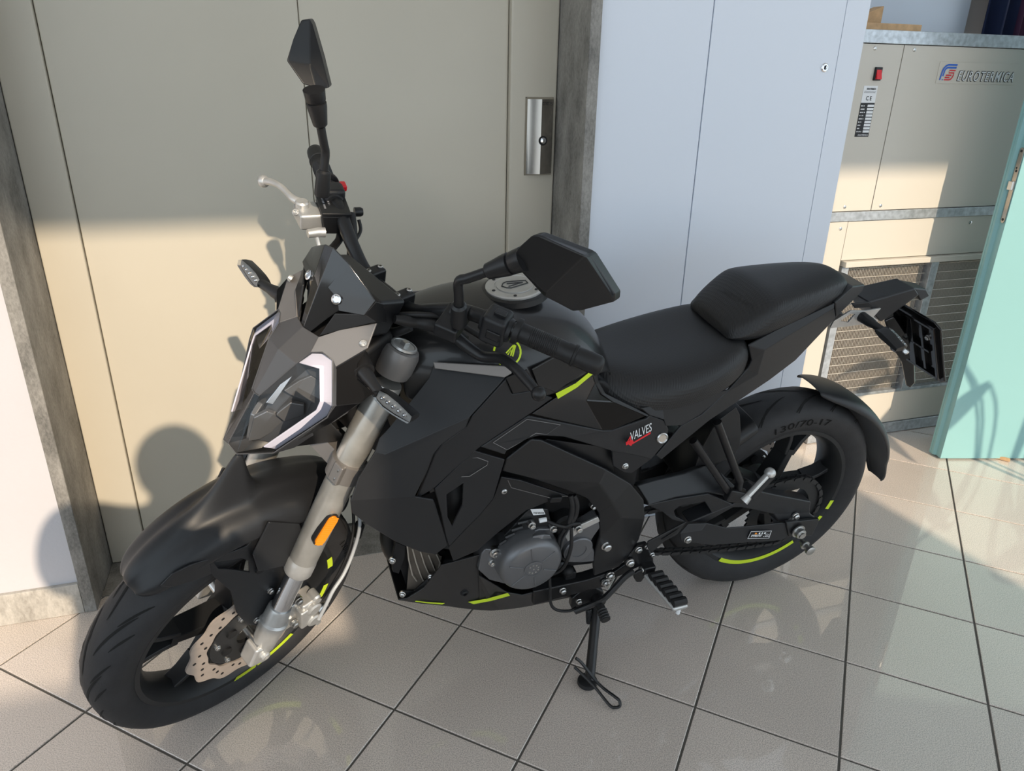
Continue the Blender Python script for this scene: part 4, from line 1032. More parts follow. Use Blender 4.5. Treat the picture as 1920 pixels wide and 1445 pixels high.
# ---------------------------------------------------------------- mirrors
def mirror(name, base, elbow, joint, outline, ridge, dback, label):
    """stem from the bar, ball joint, faceted housing traced as an outline with a ridge point, glass on the rider's side"""
    o = MB().tube(smooth_path([base, base + (elbow - base) * .55, elbow, elbow + (joint - elbow) * .25, joint], 5), .0075, 14).build(name, M['matte2'], bike, xf=ST, smooth=60); o['label'] = label
    dn = (elbow - base).normalized()
    MB().lathe(base - dn * .022, dn, [(0, .0125), (.004, .0135), (.042, .0125), (.046, .009)], 20).build('stem_nut', M['matte2'], o, xf=ST)
    dj = (joint - elbow).normalized()
    MB().lathe(joint - dj * .028, dj, [(0, .009), (.003, .0120), (.034, .0165), (.040, .0165), (.041, .014), (.045, .0165), (.062, .0180)], 22).build('ball_joint', M['matte2'], o, xf=ST)
    n = len(outline); db = Vector(dback)
    vs = [Vector(p) for p in outline] + [Vector(p) + db for p in outline] + [Vector(r) for r in ridge]
    fs = []
    fs += RF[name_key]
    fs += [(i, (i + 1) % n, n + (i + 1) % n, n + i) for i in range(n)]
    fs.append(tuple(range(n, 2 * n)))
    MB().add(vs, fs).build('mirror_housing', M['matte2'], o, xf=ST, bevel=.004, segs=3, smooth=12)
    cen = sum((Vector(p) for p in outline), Vector()) / n
    gp = [cen + (Vector(p) - cen) * .93 + db * 1.02 for p in outline]
    MB().prism(gp, db * .03).build('mirror_glass', M['mirror'], o, xf=ST, smooth=0)
    return o
RF = {}
K4 = lambda x, y: (640 + x / 3.1407, 440 + y / 3.1407)
def q4(x, y, l): return Q(*K4(x, y), l)
# left: the housing faces forward, its back seen from the front
ol = [q4(1000, 155, .262), q4(1030, 85, .268), q4(1120, 5, .285), q4(1160, 0, .290), q4(1440, 105, .330), q4(1465, 120, .334), q4(1612, 350, .375), q4(1608, 395, .376), q4(1420, 445, .345), q4(1360, 452, .335), q4(1190, 360, .300)]
vd_ = Vector((.70, .46, .55))
rg = [q4(1432, 122, .335) + vd_ * .006, q4(1205, 345, .303) + vd_ * .020]
RF['L'] = [(11 * 2, 5, 6, 7), (22, 7, 8, 9, 10, 23), (23, 10, 0), (23, 0, 1, 2, 3, 22), (22, 3, 4, 5)]
name_key = 'L'
mirror('mirror', q4(692, 470, .195), q4(692, 275, .198), q4(950, 185, .250), ol, rg, Vector((-.022, -.004, -.004)), 'faceted black mirror on the clutch side')
ol = [q3(425, 45, -.290), q3(375, 52, -.288), q3(330, 160, -.272), q3(292, 282, -.262), q3(385, 415, -.235), q3(460, 435, -.222), q3(520, 440, -.205), q3(535, 430, -.205), q3(495, 270, -.250), q3(440, 75, -.290)]
rg = [q3(455, 300, -.250) + Vector((.010, 0, 0))]
RF['R'] = [(20, 0, 1, 2, 3), (20, 3, 4, 5), (20, 5, 6, 7), (20, 7, 8, 9, 0)]
name_key = 'R'
mirror('mirror', q3(497, 975, -.185), q3(512, 800, -.192), q3(468, 560, -.200), ol, rg, Vector((-.020, -.020, -.008)), 'faceted black mirror on the brake side')

# ---------------------------------------------------------------- bodywork, left side traced and mirrored to the right
T1 = lambda x, y: (640 + x / 6, 640 + y / 6)
T2 = lambda x, y: (640 + x / 6, 840 + y / 6)
T3 = lambda x, y: (880 + x / 4.8, 640 + y / 4.8)
T4 = lambda x, y: (880 + x / 5.333, 900 + y / 5.333)
T5 = lambda x, y: (1000 + x / 4.25, 1000 + y / 4.25)
T6 = lambda x, y: (1180 + x / 4.515, 740 + y / 4.515)
C5 = lambda x, y: (640 + x / 3.0968, 740 + y / 3.0968)
C6 = lambda x, y: (1100 + x / 2.8235, 470 + y / 2.8235)
def tr(fn, pts): return [P(*fn(x, y), l) for (x, y, l) in pts]

# radiator shroud
sh = PP([(813, 681, .128), (948, 707, .165), (882, 780, .200), (722, 850, .172), (803, 710, .128), (743, 787, .140), (710, 822, .152), (703, 845, .160),
         (673, 895, .182), (657, 940, .192), (660, 962, .190), (687, 983, .182), (743, 1017, .164), (788, 1035, .148), (817, 1040, .138), (840, 1022, .142),
         (817, 948, .178), (813, 938, .184), (778, 932, .198), (800, 887, .196), (813, 852, .194), (827, 835, .194), (848, 820, .196), (873, 803, .198)])
shr = panel('tank_shroud', sh, [(0, 1, 2, 3, 7, 6, 5, 4), (3, 2, 23, 22, 21, 20, 19, 18, 9, 8, 7), (18, 17, 16, 15, 14, 13, 12, 11, 10, 9)], 'matte', th=.006, bev=.006, ang=6, segs=3)
# rolled upper lip of the shroud
lipp = PP([(812, 679, .140), (955, 687, .166), (960, 700, .172), (946, 708, .174)])
panel('shroud_lip', lipp + PP([(815, 691, .140)]), [(0, 1, 2, 3, 4)], 'grey', th=.004, bev=.0015)
# recess behind the shroud's notch
panel('shroud_recess', PP([(770, 940, .172), (795, 880, .172), (812, 842, .174), (850, 815, .176), (880, 795, .176), (858, 872, .168), (818, 920, .168)]), [(0, 1, 2, 3, 4, 5, 6)], 'gloss', th=.003, bev=.001)
# middle side cover
mc_ = PP([(950, 709, .164), (961, 738, .170), (997, 732, .160), (1038, 746, .158), (995, 776, .162), (901, 838, .176), (853, 880, .180), (815, 915, .180), (780, 937, .184), (802, 885, .186), (815, 850, .186), (829, 833, .188), (875, 800, .190), (886, 780, .190)])
panel('side_cover', mc_, [(0, 1, 2, 3, 4, 5, 12, 13), (5, 6, 7, 8, 9, 10, 11, 12)], 'matte', th=.006, bev=.003, ang=8)
# lower side cover with its vent
lo = PP([(890, 845, .176), (947, 862, .166), (937, 895, .160), (925, 935, .156), (900, 965, .152), (870, 995, .148), (843, 1024, .144), (836, 1005, .150), (826, 957, .162), (815, 917, .176), (853, 880, .178)])
hi_ = PP([(838, 927, .168), (869, 906, .164), (867, 947, .156), (848, 986, .152), (840, 970, .156)])
panel('lower_side_cover', lo + hi_, [(10, 0, 1, 2, 12, 11), (2, 3, 4, 13, 12), (4, 5, 6, 14, 13), (6, 7, 8, 15, 14), (8, 9, 10, 11, 15)], 'matte', th=.005, bev=.002, ang=10)
panel('vent_baffle', PP([(830, 920, .130), (880, 900, .130), (880, 950, .125), (850, 1000, .120), (835, 980, .125)]), [(0, 1, 2, 3, 4)], 'black', th=.003, bev=0)
# raised trim lines on the covers
def trimline(pts, lat, r=.0011, m='grey'):
    for y in (1, -1):
        q = [P(*p, l) for (p, l) in zip(pts, lat)]; q = q if y > 0 else [mir(v) for v in q]
        MB().tube(q, r, 5).build('moulded_line', M[m], bike)
trimline([T2(1280, 300), T2(1470, 110), T2(1530, 105), T2(1650, 150), T2(1640, 190), T2(1440, 318), T2(1265, 325)], [.1705, .173, .1725, .170, .1685, .168, .1695], .0007)
# knee panel with the VALVES badge
kn = tr(T3, [(550, 668, .158), (1200, 800, .148), (1280, 800, .148), (1600, 690, .146), (1622, 660, .144), (1760, 712, .146), (1795, 790, .148), (1780, 900, .150), (1640, 1060, .150), (1460, 1192, .148), (1385, 1182, .148), (1290, 1120, .146),
             (1282, 985, .150), (850, 860, .160), (630, 850, .166), (520, 880, .170), (340, 982, .174), (322, 1022, .174), (100, 950, .178), (490, 700, .164), (1440, 1010, .156), (1500, 985, .158)])
panel('knee_panel', kn, [(0, 1, 13, 14, 15, 16, 17, 18, 19), (1, 2, 3, 4, 5, 6, 7, 8, 20, 12, 13), (8, 9, 10, 11, 12, 20)], 'matte', th=.006, bev=.003, ang=6)
trimline([T3(215, 910), T3(520, 700), T3(820, 750), T3(700, 835), T3(600, 825), T3(340, 975), T3(215, 910)], [.1768, .1662, .160, .163, .1655, .1745, .1768], .0006)
for y in (1, -1):
    c = P(*T3(1735, 868), .152); c = c if y > 0 else mir(c)
    fb = MB().lathe(c - Vector((0, .004 * y, 0)), (.1, y, .15), [(0, .0125), (.007, .0125), (.009, .0105), (.0075, .0085), (.0075, .004)], 24).build('frame_plug', M['steel'], bike)
    c = P(*T3(1405, 1122), .150); c = c if y > 0 else mir(c)
    bolt('bolt', c, (0, y, 0), .006, .003, 'steel', bike)
    c = P(*T3(310, 1342), .146); c = c if y > 0 else mir(c)
    bolt('bolt', c, (0, y, 0), .006, .004, 'steel', bike)
# badge: red flash and white lettering
def badge(s, x, y, lat): return P(*T3(x, y), lat)
a, b, u = badge(0, 1445, 893, .1595), badge(0, 1630, 805, .1565), badge(0, 1440, 840, .1565)
text_on('lettering', 'VALVES', .026, a, b - a, u - a, M['paper'], bike, fit=(b - a).length * 1.04, shear=.25, lift=.0016)
MB().add(tr(T3, [(1408, 905, .1610), (1470, 885, .1605), (1480, 905, .1605), (1632, 812, .1575), (1630, 830, .1580), (1465, 925, .1612), (1455, 940, .1615), (1430, 925, .1615), (1412, 935, .1615)]), [(0, 1, 2, 5, 6, 7, 8), (2, 3, 4, 5)]).build('badge_flash', M['red'], bike, smooth=0, solid=.0006, soff=0)
text_on('lettering', '4', .024, badge(0, 1412, 930, .162), b - a, u - a, M['red'], bike, shear=.25, lift=.0022)
# black spar cover (frame)
sp = tr(lambda x, y: (x, y), [(949, 861, .158), (997, 823, .156), (1017, 825, .155), (1138, 880, .152), (1184, 907, .146), (1208, 937, .140), (1210, 971, .138), (1199, 1012, .136), (1180, 1042, .132), (1161, 1063, .130), (1114, 1080, .128),
                              (1112, 1057, .132), (1116, 1031, .134), (1124, 1005, .138), (1122, 962, .142), (1101, 936, .144), (1072, 923, .146), (1000, 898, .150), (942, 884, .154),
                              (1125, 908, .166), (1150, 945, .160), (1165, 970, .156)])
panel('frame_spar_cover', sp, [(0, 1, 2, 3, 19, 17, 18), (3, 4, 20, 19), (4, 5, 6, 21, 20), (6, 7, 8, 9, 10, 11, 12, 13, 21), (21, 13, 14, 20), (20, 14, 15, 16, 19), (19, 16, 17)], 'matte2', th=.008, bev=.004, ang=5, segs=3)
# airbox flank seen between spar and knee panel
panel('airbox_cover', tr(T3, [(700, 880, .135), (1290, 960, .130), (1300, 1180, .128), (1240, 1160, .130), (660, 900, .136)]), [(0, 1, 2, 3, 4)], 'matte2', th=.004, bev=.001)
for y in (1, -1):
    c = P(1138.5, 1026, .146); c = c if y > 0 else mir(c)
    MB().lathe(c - Vector((0, .010 * y, 0)), (0, y, 0), [(0, .0125), (.006, .0125), (.0065, .0095), (.014, .0095), (.016, .007)], 6 * 3).build('pivot_bolt', M['steel'], bike)
# upper engine cover plate
ec = PP([(940, 894, .148), (976, 900, .146), (1067, 930, .138), (1040, 936, .138), (987, 957, .138), (936, 997, .136), (895, 1033, .132), (850, 1052, .128), (841, 1026, .138), (870, 995, .144), (900, 965, .147), (925, 935, .149)])
panel('engine_side_plate', ec, [(0, 1, 2, 3, 4, 5, 10, 11), (5, 6, 7, 8, 9, 10)], 'matte2', th=.006, bev=.002, ang=10)
trimline([T4(385, 0), T4(420, 75), T4(820, 180), T4(870, 160), T4(1010, 160)], [.1485, .1475, .1415, .141, .140], .0007)

# ---------------------------------------------------------------- belly pan
top = [(763, 1122, .080), (795, 1102, .088), (821, 1069, .100), (827, 1060, .104), (901, 1040, .112), (898, 1062, .114), (898, 1079, .116), (950, 1111, .116), (979, 1116, .114), (1105, 1086, .104)]
bot = [(746, 1125, .070), (790, 1132, .074), (834, 1136, .080), (870, 1141, .086), (898, 1144, .088), (920, 1145, .090), (935, 1144, .090), (965, 1141, .090), (995, 1136, .090), (1092, 1115, .088)]
A_ = PP(top); B_ = PP(bot)
keel = [Vector((v.x, .035, v.z - min(.012, .001 + i * .004))) for i, v in enumerate(B_)]; kc = [Vector((v.x, 0, v.z - min(.014, .001 + i * .004))) for i, v in enumerate(B_)]
bp_ = MB().grid([A_, B_, keel, kc, [mir(v) for v in keel], [mir(v) for v in B_], [mir(v) for v in A_]]).build('belly_pan', M['tank'], bike, bevel=.003, solid=.004, smooth=15)
def stripe(name, pts, m, parent=None, lift=.0012):
    vs = [v + Vector((0, lift, 0)) for v in pts]
    for y in (1, -1):
        q = vs if y > 0 else [mir(v) for v in vs]; n = len(q) // 2
        MB().grid([q[:n], q[n:]]).build(name, M[m], parent or bike, smooth=0, solid=.0005, soff=0)
def on_belly(px, py):
    """lateral offset of the belly pan's outer face at a pixel: blend of its two edges"""
    best = None
    for i in range(len(top) - 1):
        for (e0, e1, f0, f1) in ((top[i], top[i + 1], bot[i], bot[i + 1]),):
            for k in range(11):
                t = k / 10; ax, ay, al = [e0[j] + (e1[j] - e0[j]) * t for j in range(3)]; bx, by, bl = [f0[j] + (f1[j] - f0[j]) * t for j in range(3)]
                for q in range(21):
                    w = q / 20; x, y, l = ax + (bx - ax) * w, ay + (by - ay) * w, al + (bl - al) * w
                    dd = (x - px) ** 2 + (y - py) ** 2
                    if best is None or dd < best[0]: best = (dd, l)
    return best[1]
def bpt(x, y): return P(*C5(x, y), on_belly(*C5(x, y)) + .0015)
stripe('lime_stripe', [bpt(735, 1200), bpt(850, 1180), bpt(965, 1148), bpt(768, 1212), bpt(870, 1193), bpt(978, 1163)], 'lime', bp_)
stripe('lime_stripe', [bpt(400, 1190), bpt(500, 1201), bpt(600, 1207), bpt(420, 1196), bpt(500, 1207), bpt(585, 1214)], 'lime', bp_)
bolt('bolt', bpt(716, 1150), (0, 1, 0), .008, .003, 'black', bp_)
# ---------------------------------------------------------------- oil cooler and front of the engine
rc = P(*C5(470, 1010), .03)
fins = MB()
oc = [C5(310, 860), C5(600, 960), C5(570, 1030), C5(470, 1130), C5(380, 1170), C5(330, 1020)]
pl_ = PP([(*p, .055) for p in oc])
rad_ = MB().prism([v + Vector((-.006, -.012, 0)) for v in pl_], Vector((0, -.09, 0))).build('oil_cooler', M['black'], bike, smooth=0)
MB().add(PP([(*T2(735, 1105), .060), (*T2(1130, 1215), .062), (*T2(1095, 1390), .064), (*C5(470, 1140), .062), (*C5(375, 1180), .058), (*T2(760, 1300), .056)]), [(0, 1, 2, 3, 4, 5)]).build('cooler_core', M['bronze'], rad_, smooth=0)
for poly_ in (((742, 1100), (757, 1250), (800, 1430), (850, 1500)), ((800, 1135), (842, 1290), (895, 1440), (935, 1520)), ((890, 1165), (935, 1310), (990, 1430), (1010, 1480)), ((978, 1200), (1015, 1290), (1055, 1385)), ((1068, 1195), (1112, 1290), (1095, 1370))):
    q = [P(*T2(*c_), .066) for c_ in poly_]
    MB().grid([[v + Vector((.0015, 0, .0007)) for v in q], [v + Vector((-.0015, 0, -.0007)) for v in q], [v + Vector((-.004, -.02, -.002)) for v in q]]).build('cooling_fin', M['finedge'], rad_, smooth=0, solid=.0015)
panel('cooler_bracket', tr(C5, [(318, 858, .070), (375, 880, .068), (370, 945, .068), (335, 1040, .068), (300, 1030, .070), (295, 960, .072)]), [(0, 1, 2, 3, 4, 5)], 'black', rad_, th=.010, bev=.002, both=False)
for (x, y) in ((296, 963), (355, 1158), (520, 1060)): bolt('bolt', P(*C5(x, y), .078), (.4, 1, 0), .006, .004, 'steel', rad_)
panel('cooler_end', tr(C5, [(505, 1060, .072), (560, 1020, .090), (566, 1050, .088), (470, 1140, .074), (380, 1185, .068), (345, 1185, .066), (345, 1140, .066), (420, 1140, .066)]), [(0, 1, 2, 3, 7), (7, 3, 4, 5, 6)], 'darkmetal', rad_, th=.006, bev=.001, both=False)
# ---------------------------------------------------------------- engine
eb = MB()
pr = PP([(900, 1040, 0), (960, 960, 0), (1060, 935, 0), (1110, 950, 0), (1112, 1060, 0), (1080, 1085, 0), (1000, 1118, 0), (930, 1100, 0), (890, 1075, 0)])
pr = PP([(905, 1040, .085), (985, 960, .085), (1060, 940, .085), (1115, 960, .085), (1112, 1056, .085), (1060, 1062, .085), (1010, 1100, .085), (940, 1090, .085), (900, 1072, .085)])
eng = MB().prism([Vector((v.x, .088, v.z)) for v in pr], (0, -.18, 0)).build('engine', M['darkmetal'], bike, bevel=.006, smooth=30)
# inner mass of the machine so that no daylight shows through the frame
MB().prism([Vector(p) for p in ((1.00, .10, .66), (.98, .10, .80), (.60, .10, .80), (.48, .10, .70), (.47, .10, .50), (.56, .10, .42), (.78, .10, .50), (.93, .10, .42))], (0, -.20, 0)).build('frame_core', M['black'], bike, bevel=.01)
# cylinder leaning forward, with black head
MB().obox(Vector((.88, 0, .50)), Vector((.055, 0, .03)), (0, .095, 0), Vector((-.04, 0, .085))).build('cylinder', M['darkmetal'], eng, bevel=.008)
# crankcase shell behind the covers
panel('crankcase_cover', tr(T4, [(90, 900, .120), (120, 740, .122), (160, 690, .122), (330, 700, .124), (480, 640, .128), (640, 520, .134), (700, 490, .136), (815, 490, .136), (850, 560, .136), (880, 760, .132), (850, 860, .128), (440, 1060, .122), (200, 1000, .120)]), [tuple(range(13))], 'engine', eng, th=.05, bev=.003, both=False)
cc = P(*T4(640, 885), .170)
axn = Vector((0, 1, 0))
st0 = MB().lathe(cc - axn * .050, axn, [(0, .075), (.026, .073), (.040, .070), (.047, .064), (.050, .058), (.050, .020)], 40).build('stator_cover', M['engine'], eng, smooth=30)
MB().lathe(cc, axn, [(-.002, .0220), (.002, .0215), (.0025, .0190), (.001, .0185)], 32).build('cover_emblem', M['engine'], st0)
for k in range(9):
    a = 2 * math.pi * k / 9; rr_ = .0115 if k else 0
    MB().lathe(cc + Vector((rr_ * math.cos(a), .001, rr_ * math.sin(a))), axn, [(0, .0022), (.0014, .0020)], 8).build('emblem_dot', M['steel'], st0)
for k in range(6):
    a = 2 * math.pi * k / 6 + .35; u = Vector((math.cos(a), 0, math.sin(a))); v = Vector((-math.sin(a), 0, math.cos(a)))
    MB().obox(cc + u * .043 + axn * -.0005, u * .017, v * .0012, axn * .0022).build('cover_rib', M['engine'], st0, bevel=.001)
panel('stator_neck', tr(T4, [(590, 640, .150), (640, 560, .150), (740, 540, .150), (815, 548, .150), (880, 700, .146), (870, 800, .144), (760, 700, .160), (720, 610, .158)]), [(0, 1, 2, 7), (2, 3, 4, 6, 7), (4, 5, 6)], 'engine', eng, th=.03, bev=.003, both=False)
# sprocket cover
sc_ = tr(T4, [(905, 700, .138), (930, 600, .140), (985, 510, .142), (1120, 470, .144), (1290, 370, .144), (1312, 480, .144), (1240, 580, .144), (1215, 640, .144), (1255, 720, .142), (1250, 820, .140), (1100, 830, .138), (960, 825, .136), (915, 770, .136)])
spc = panel('sprocket_cover', sc_, [tuple(range(13))], 'engine', eng, th=.03, bev=.005, both=False, segs=3)
sp2 = P(*T4(1090, 700), .148)
MB().lathe(sp2 - axn * .01, axn, [(0, .036), (.010, .035), (.012, .033), (.012, .019), (.010, .0185), (.010, .008)], 36).build('cover_boss', M['engine'], eng)
panel('cover_ledge', tr(T4, [(1000, 500, .146), (1290, 370, .148), (1308, 415, .148), (1110, 510, .148), (985, 620, .144), (960, 570, .142)]), [tuple(range(6))], 'silver', eng, th=.006, bev=.002, both=False)
# bolts on the covers
for (x, y, l, r) in ((630, 460, .142, .0062), (845, 492, .140, .0062), (448, 640, .134, .0062), (232, 832, .126, .0062), (1098, 495, .152, .007), (262, 735, .128, .009), (300, 752, .128, .0075), (1240, 270, .142, .004)):
    MB().lathe(P(*T4(x, y), l) - axn * .012, axn, [(0, r * 1.5), (.010, r * 1.4), (.0105, r), (.017, r), (.018, r * .6), (.016, r * .5)], 12).build('bolt', M['steel'], eng)
# ribbed black crankcase top
for k in range(4):
    a, b = P(*T4(300 + k * 60, 640 - k * 70), .128), P(*T4(370 + k * 80, 595 - k * 65), .128)
    MB().tube([a, b], .004, 6).build('case_rib', M['darkmetal'], eng)
panel('cylinder_base', tr(T4, [(350, 560, .120), (560, 330, .124), (610, 290, .126), (790, 290, .126), (830, 470, .128), (700, 490, .128), (520, 600, .124), (430, 660, .120)]), [tuple(range(8))], 'darkmetal', eng, th=.03, bev=.003, both=False)
# starter and hoses
MB().lathe(P(*T4(890, 330), .085), axn, [(0, .028), (.040, .028), (.046, .022)], 24).build('throttle_body', M['black'], eng)
MB().obox(P(*T4(860, 185), .142), (.013, 0, .002), (0, .006, 0), (-.002, 0, .007)).build('rubber_bung', M['black'], eng, bevel=.003)
lbl = MB().add(tr(T4, [(610, 290, .1285), (735, 285, .1285), (760, 340, .1285), (640, 350, .1285)]), [(0, 1, 2, 3)]).build('barcode_label', M['paper'], eng, smooth=0, solid=.0006, soff=0)
for k in range(10):
    x = 640 + k * 11
    MB().add(tr(T4, [(x, 318, .1292), (x + 4 + (k % 3), 318, .1292), (x + 10 + (k % 3), 338, .1292), (x + 6, 338, .1292)]), [(0, 1, 2, 3)]).build('barcode_line', M['ink'], lbl, smooth=0)
hose('breather_hose', [P(*T4(x, y), l) for (x, y, l) in ((1010, 150, .14), (1030, 250, .146), (1025, 330, .148), (1000, 420, .150), (1005, 480, .152))], .0060, 'hose', eng)
hose('breather_hose', [P(*T4(x, y), l) for (x, y, l) in ((1045, 150, .14), (1075, 240, .146), (1060, 350, .148), (1020, 420, .150))], .0060, 'hose', eng)
hose('stator_lead', [P(*T4(x, y), l) for (x, y, l) in ((770, 400, .135), (850, 440, .145), (960, 465, .152), (1020, 440, .155), (1100, 430, .150))], .0042, 'hose', eng)
hose('stator_lead', [P(*T4(x, y), l) for (x, y, l) in ((1020, 470, .155), (1022, 560, .160), (1018, 660, .160), (985, 780, .158), (940, 870, .152), (880, 920, .146), (800, 945, .14))], .0042, 'hose', eng)
hose('stator_lead', [P(*T4(x, y), l) for (x, y, l) in ((960, 480, .150), (910, 560, .145), (890, 640, .145), (900, 740, .142), (960, 800, .14))], .0040, 'hose', eng)
MB().lathe(P(*T4(735, 398), .138), Vector((-.8, .1, .1)), [(-.008, .005), (.008, .005)], 10).build('lead_plug', M['paper'], eng)
MB().lathe(P(*T4(905, 850), .132), axn, [(-.02, .013), (.004, .013), (.008, .009)], 14).build('oil_sender', M['darkmetal'], eng)
MB().sphere(P(*T4(985, 905), .10), .014, 12, 8).build('drain_plug', M['black'], eng, smooth=60)

# ---------------------------------------------------------------- tank
from mathutils.bvhtree import BVHTree
secs = [(1.005, [(0, .915), (.055, .912), (.088, .895), (.102, .860), (.104, .815)]),
        (.970, [(0, .938), (.060, .934), (.100, .915), (.120, .870), (.122, .810)]),
        (.920, [(0, .956), (.068, .950), (.116, .926), (.143, .876), (.144, .806)]),
        (.850, [(0, .967), (.078, .960), (.132, .932), (.162, .880), (.160, .804)]),
        (.765, [(0, .966), (.078, .957), (.134, .926), (.166, .872), (.160, .812)]),
        (.690, [(0, .948), (.072, .938), (.122, .908), (.152, .866), (.150, .826)]),
        (.630, [(0, .918), (.062, .908), (.100, .882), (.124, .858), (.130, .836)]),
        (.592, [(0, .878), (.052, .870), (.082, .852), (.100, .838), (.108, .826)]),
        (.580, [(0, .830), (.046, .826), (.072, .815), (.088, .806), (.096, .800)])]
rows = []
for (x, h) in secs: rows.append([(x, -y, z) for (y, z) in h[:0:-1]] + [(x, y, z) for (y, z) in h])
tank = MB().grid(rows).build('fuel_tank', M['tank'], bike, sub=2, solid=.004, smooth=60)
def surf(o):
    dg = bpy.context.evaluated_depsgraph_get(); dg.update(); ev = o.evaluated_get(dg); me = ev.to_mesh()
    t = BVHTree.FromPolygons([v.co.copy() for v in me.vertices], [tuple(p.vertices) for p in me.polygons]); ev.to_mesh_clear(); return t
def hit(tree, px, py, lift=.0008):
    d = (_BI @ _ray(px, py)).normalized(); c = _BI @ (CAM - BT); r = tree.ray_cast(c, d)
    if r[0] is None: return None
    n = r[1] if r[1].dot(d) < 0 else -r[1]
    return r[0] + n * lift
def decal(name, tree, rows_px, m, parent, lift=.0008):
    rows = [[hit(tree, *q, lift) for q in r] for r in rows_px]
    if any(v is None for r in rows for v in r): print('decal miss', name); return None
    return MB().grid(rows).build(name, M[m], parent, smooth=0)
def dstroke(name, tree, pts, w, m, parent, n=4):
    P2 = [Vector((*p, 0)) for p in pts]; Lr = []; Rr = []
    for i, q in enumerate(P2):
        t = (P2[min(i + 1, len(P2) - 1)] - P2[max(i - 1, 0)]).normalized(); nn = Vector((-t.y, t.x, 0)) * w / 2
        Lr.append((q + nn)[:2]); Rr.append((q - nn)[:2])
    return decal(name, tree, [Lr, Rr], m, parent)
tt_ = surf(tank)
# lime emblem on the tank side
ex, ey, er = 951.0, 660.0, 25.0
for (a0, a1) in ((-80, 62), (118, 135), (150, 168), (185, 262)):
    dstroke('tank_emblem', tt_, [(ex + er * math.cos(math.radians(a0 + (a1 - a0) * i / 10)), ey + er * 1.02 * math.sin(math.radians(a0 + (a1 - a0) * i / 10))) for i in range(11)], 3.6, 'lime', tank)
for pts in ([T3(330, 105), T3(395, 35)], [T3(370, 130), T3(405, 30)], [T3(345, 120), T3(375, 75), T3(372, 130)], [T3(388, 135), T3(415, 35)]):
    dstroke('tank_emblem', tt_, pts, 2.6, 'lime', tank)
# filler cap
fcx = Vector((.765, 0, .966)); fn = Vector((.10, 0, 1)).normalized()
cp = MB().lathe(fcx - fn * .008, fn, [(0, .066), (.010, .064), (.012, .060)], 40).build('filler_ring', M['matte2'], tank)
fc_ = MB().lathe(fcx + fn * .003, fn, [(0, .056), (.004, .056), (.006, .053), (.006, .039), (.0045, .038), (.0045, .036), (.007, .0355), (.007, .010)], 48).build('filler_cap', M['silver'], tank)
for k in range(6):
    a = 2 * math.pi * k / 6 + .2; u = Vector((math.cos(a), math.sin(a), 0)); u = u - fn * u.dot(fn)
    MB().lathe(fcx + fn * .009 + u * .046, fn, [(0, .0034), (.0012, .003)], 10).build('cap_screw', M['darkmetal'], fc_)
fu = Vector((1, 0, -.1)).normalized(); fv = Vector((0, 1, 0))
for pts in ([(-.024, .006), (.012, .014), (.020, .010), (.026, 0), (.020, -.010), (.012, -.014), (-.024, -.006), (-.024, .006)], [(-.016, 0), (.014, .006)], [(-.016, 0), (.014, -.006)]):
    MB().tube([fcx + fn * .0105 + fu * a + fv * b for (a, b) in pts], .0012, 6).build('cap_flap', M['darkmetal'], fc_)
# lime edge stripe and gloss panel below the tank
stripe('lime_stripe', tr(T3, [(772, 460, .1620), (950, 370, .150), (1075, 268, .135), (792, 508, .1620), (960, 408, .150), (1112, 282, .133)]), 'lime', tank, .003)
gp = panel('tank_side_panel', tr(T3, [(560, 655, .158), (700, 560, .158), (785, 505, .158), (1110, 285, .130), (1145, 340, .124), (1195, 470, .126), (1300, 545, .130), (1610, 665, .142), (1280, 800, .146), (1200, 802, .147), (1050, 530, .142)]),
      [(0, 1, 2, 10, 9), (2, 3, 4, 10), (4, 5, 6, 10), (6, 7, 8, 9, 10)], 'gloss', th=.004, bev=.002, ang=5)
panel('tank_edge_strip', tr(T3, [(1110, 290, .131), (1150, 270, .122), (1165, 360, .122), (1230, 470, .126), (1620, 660, .144), (1605, 680, .145), (1290, 545, .133), (1190, 475, .129), (1140, 390, .128)]), [(0, 1, 2, 8), (2, 3, 7, 8), (3, 4, 5, 6, 7)], 'matte2', th=.004, bev=.0015)
panel('tank_shoulder', tr(T3, [(565, 250, .166), (770, 135, .150), (960, 225, .150), (1060, 262, .142), (775, 455, .166), (620, 400, .170)]), [tuple(range(6))], 'tank', th=.004, bev=.002)
panel('side_cover_hook', tr(T3, [(330, 330, .170), (520, 255, .168), (620, 400, .172), (560, 440, .166), (395, 472, .172)]), [tuple(range(5))], 'matte2', th=.003, bev=.001)
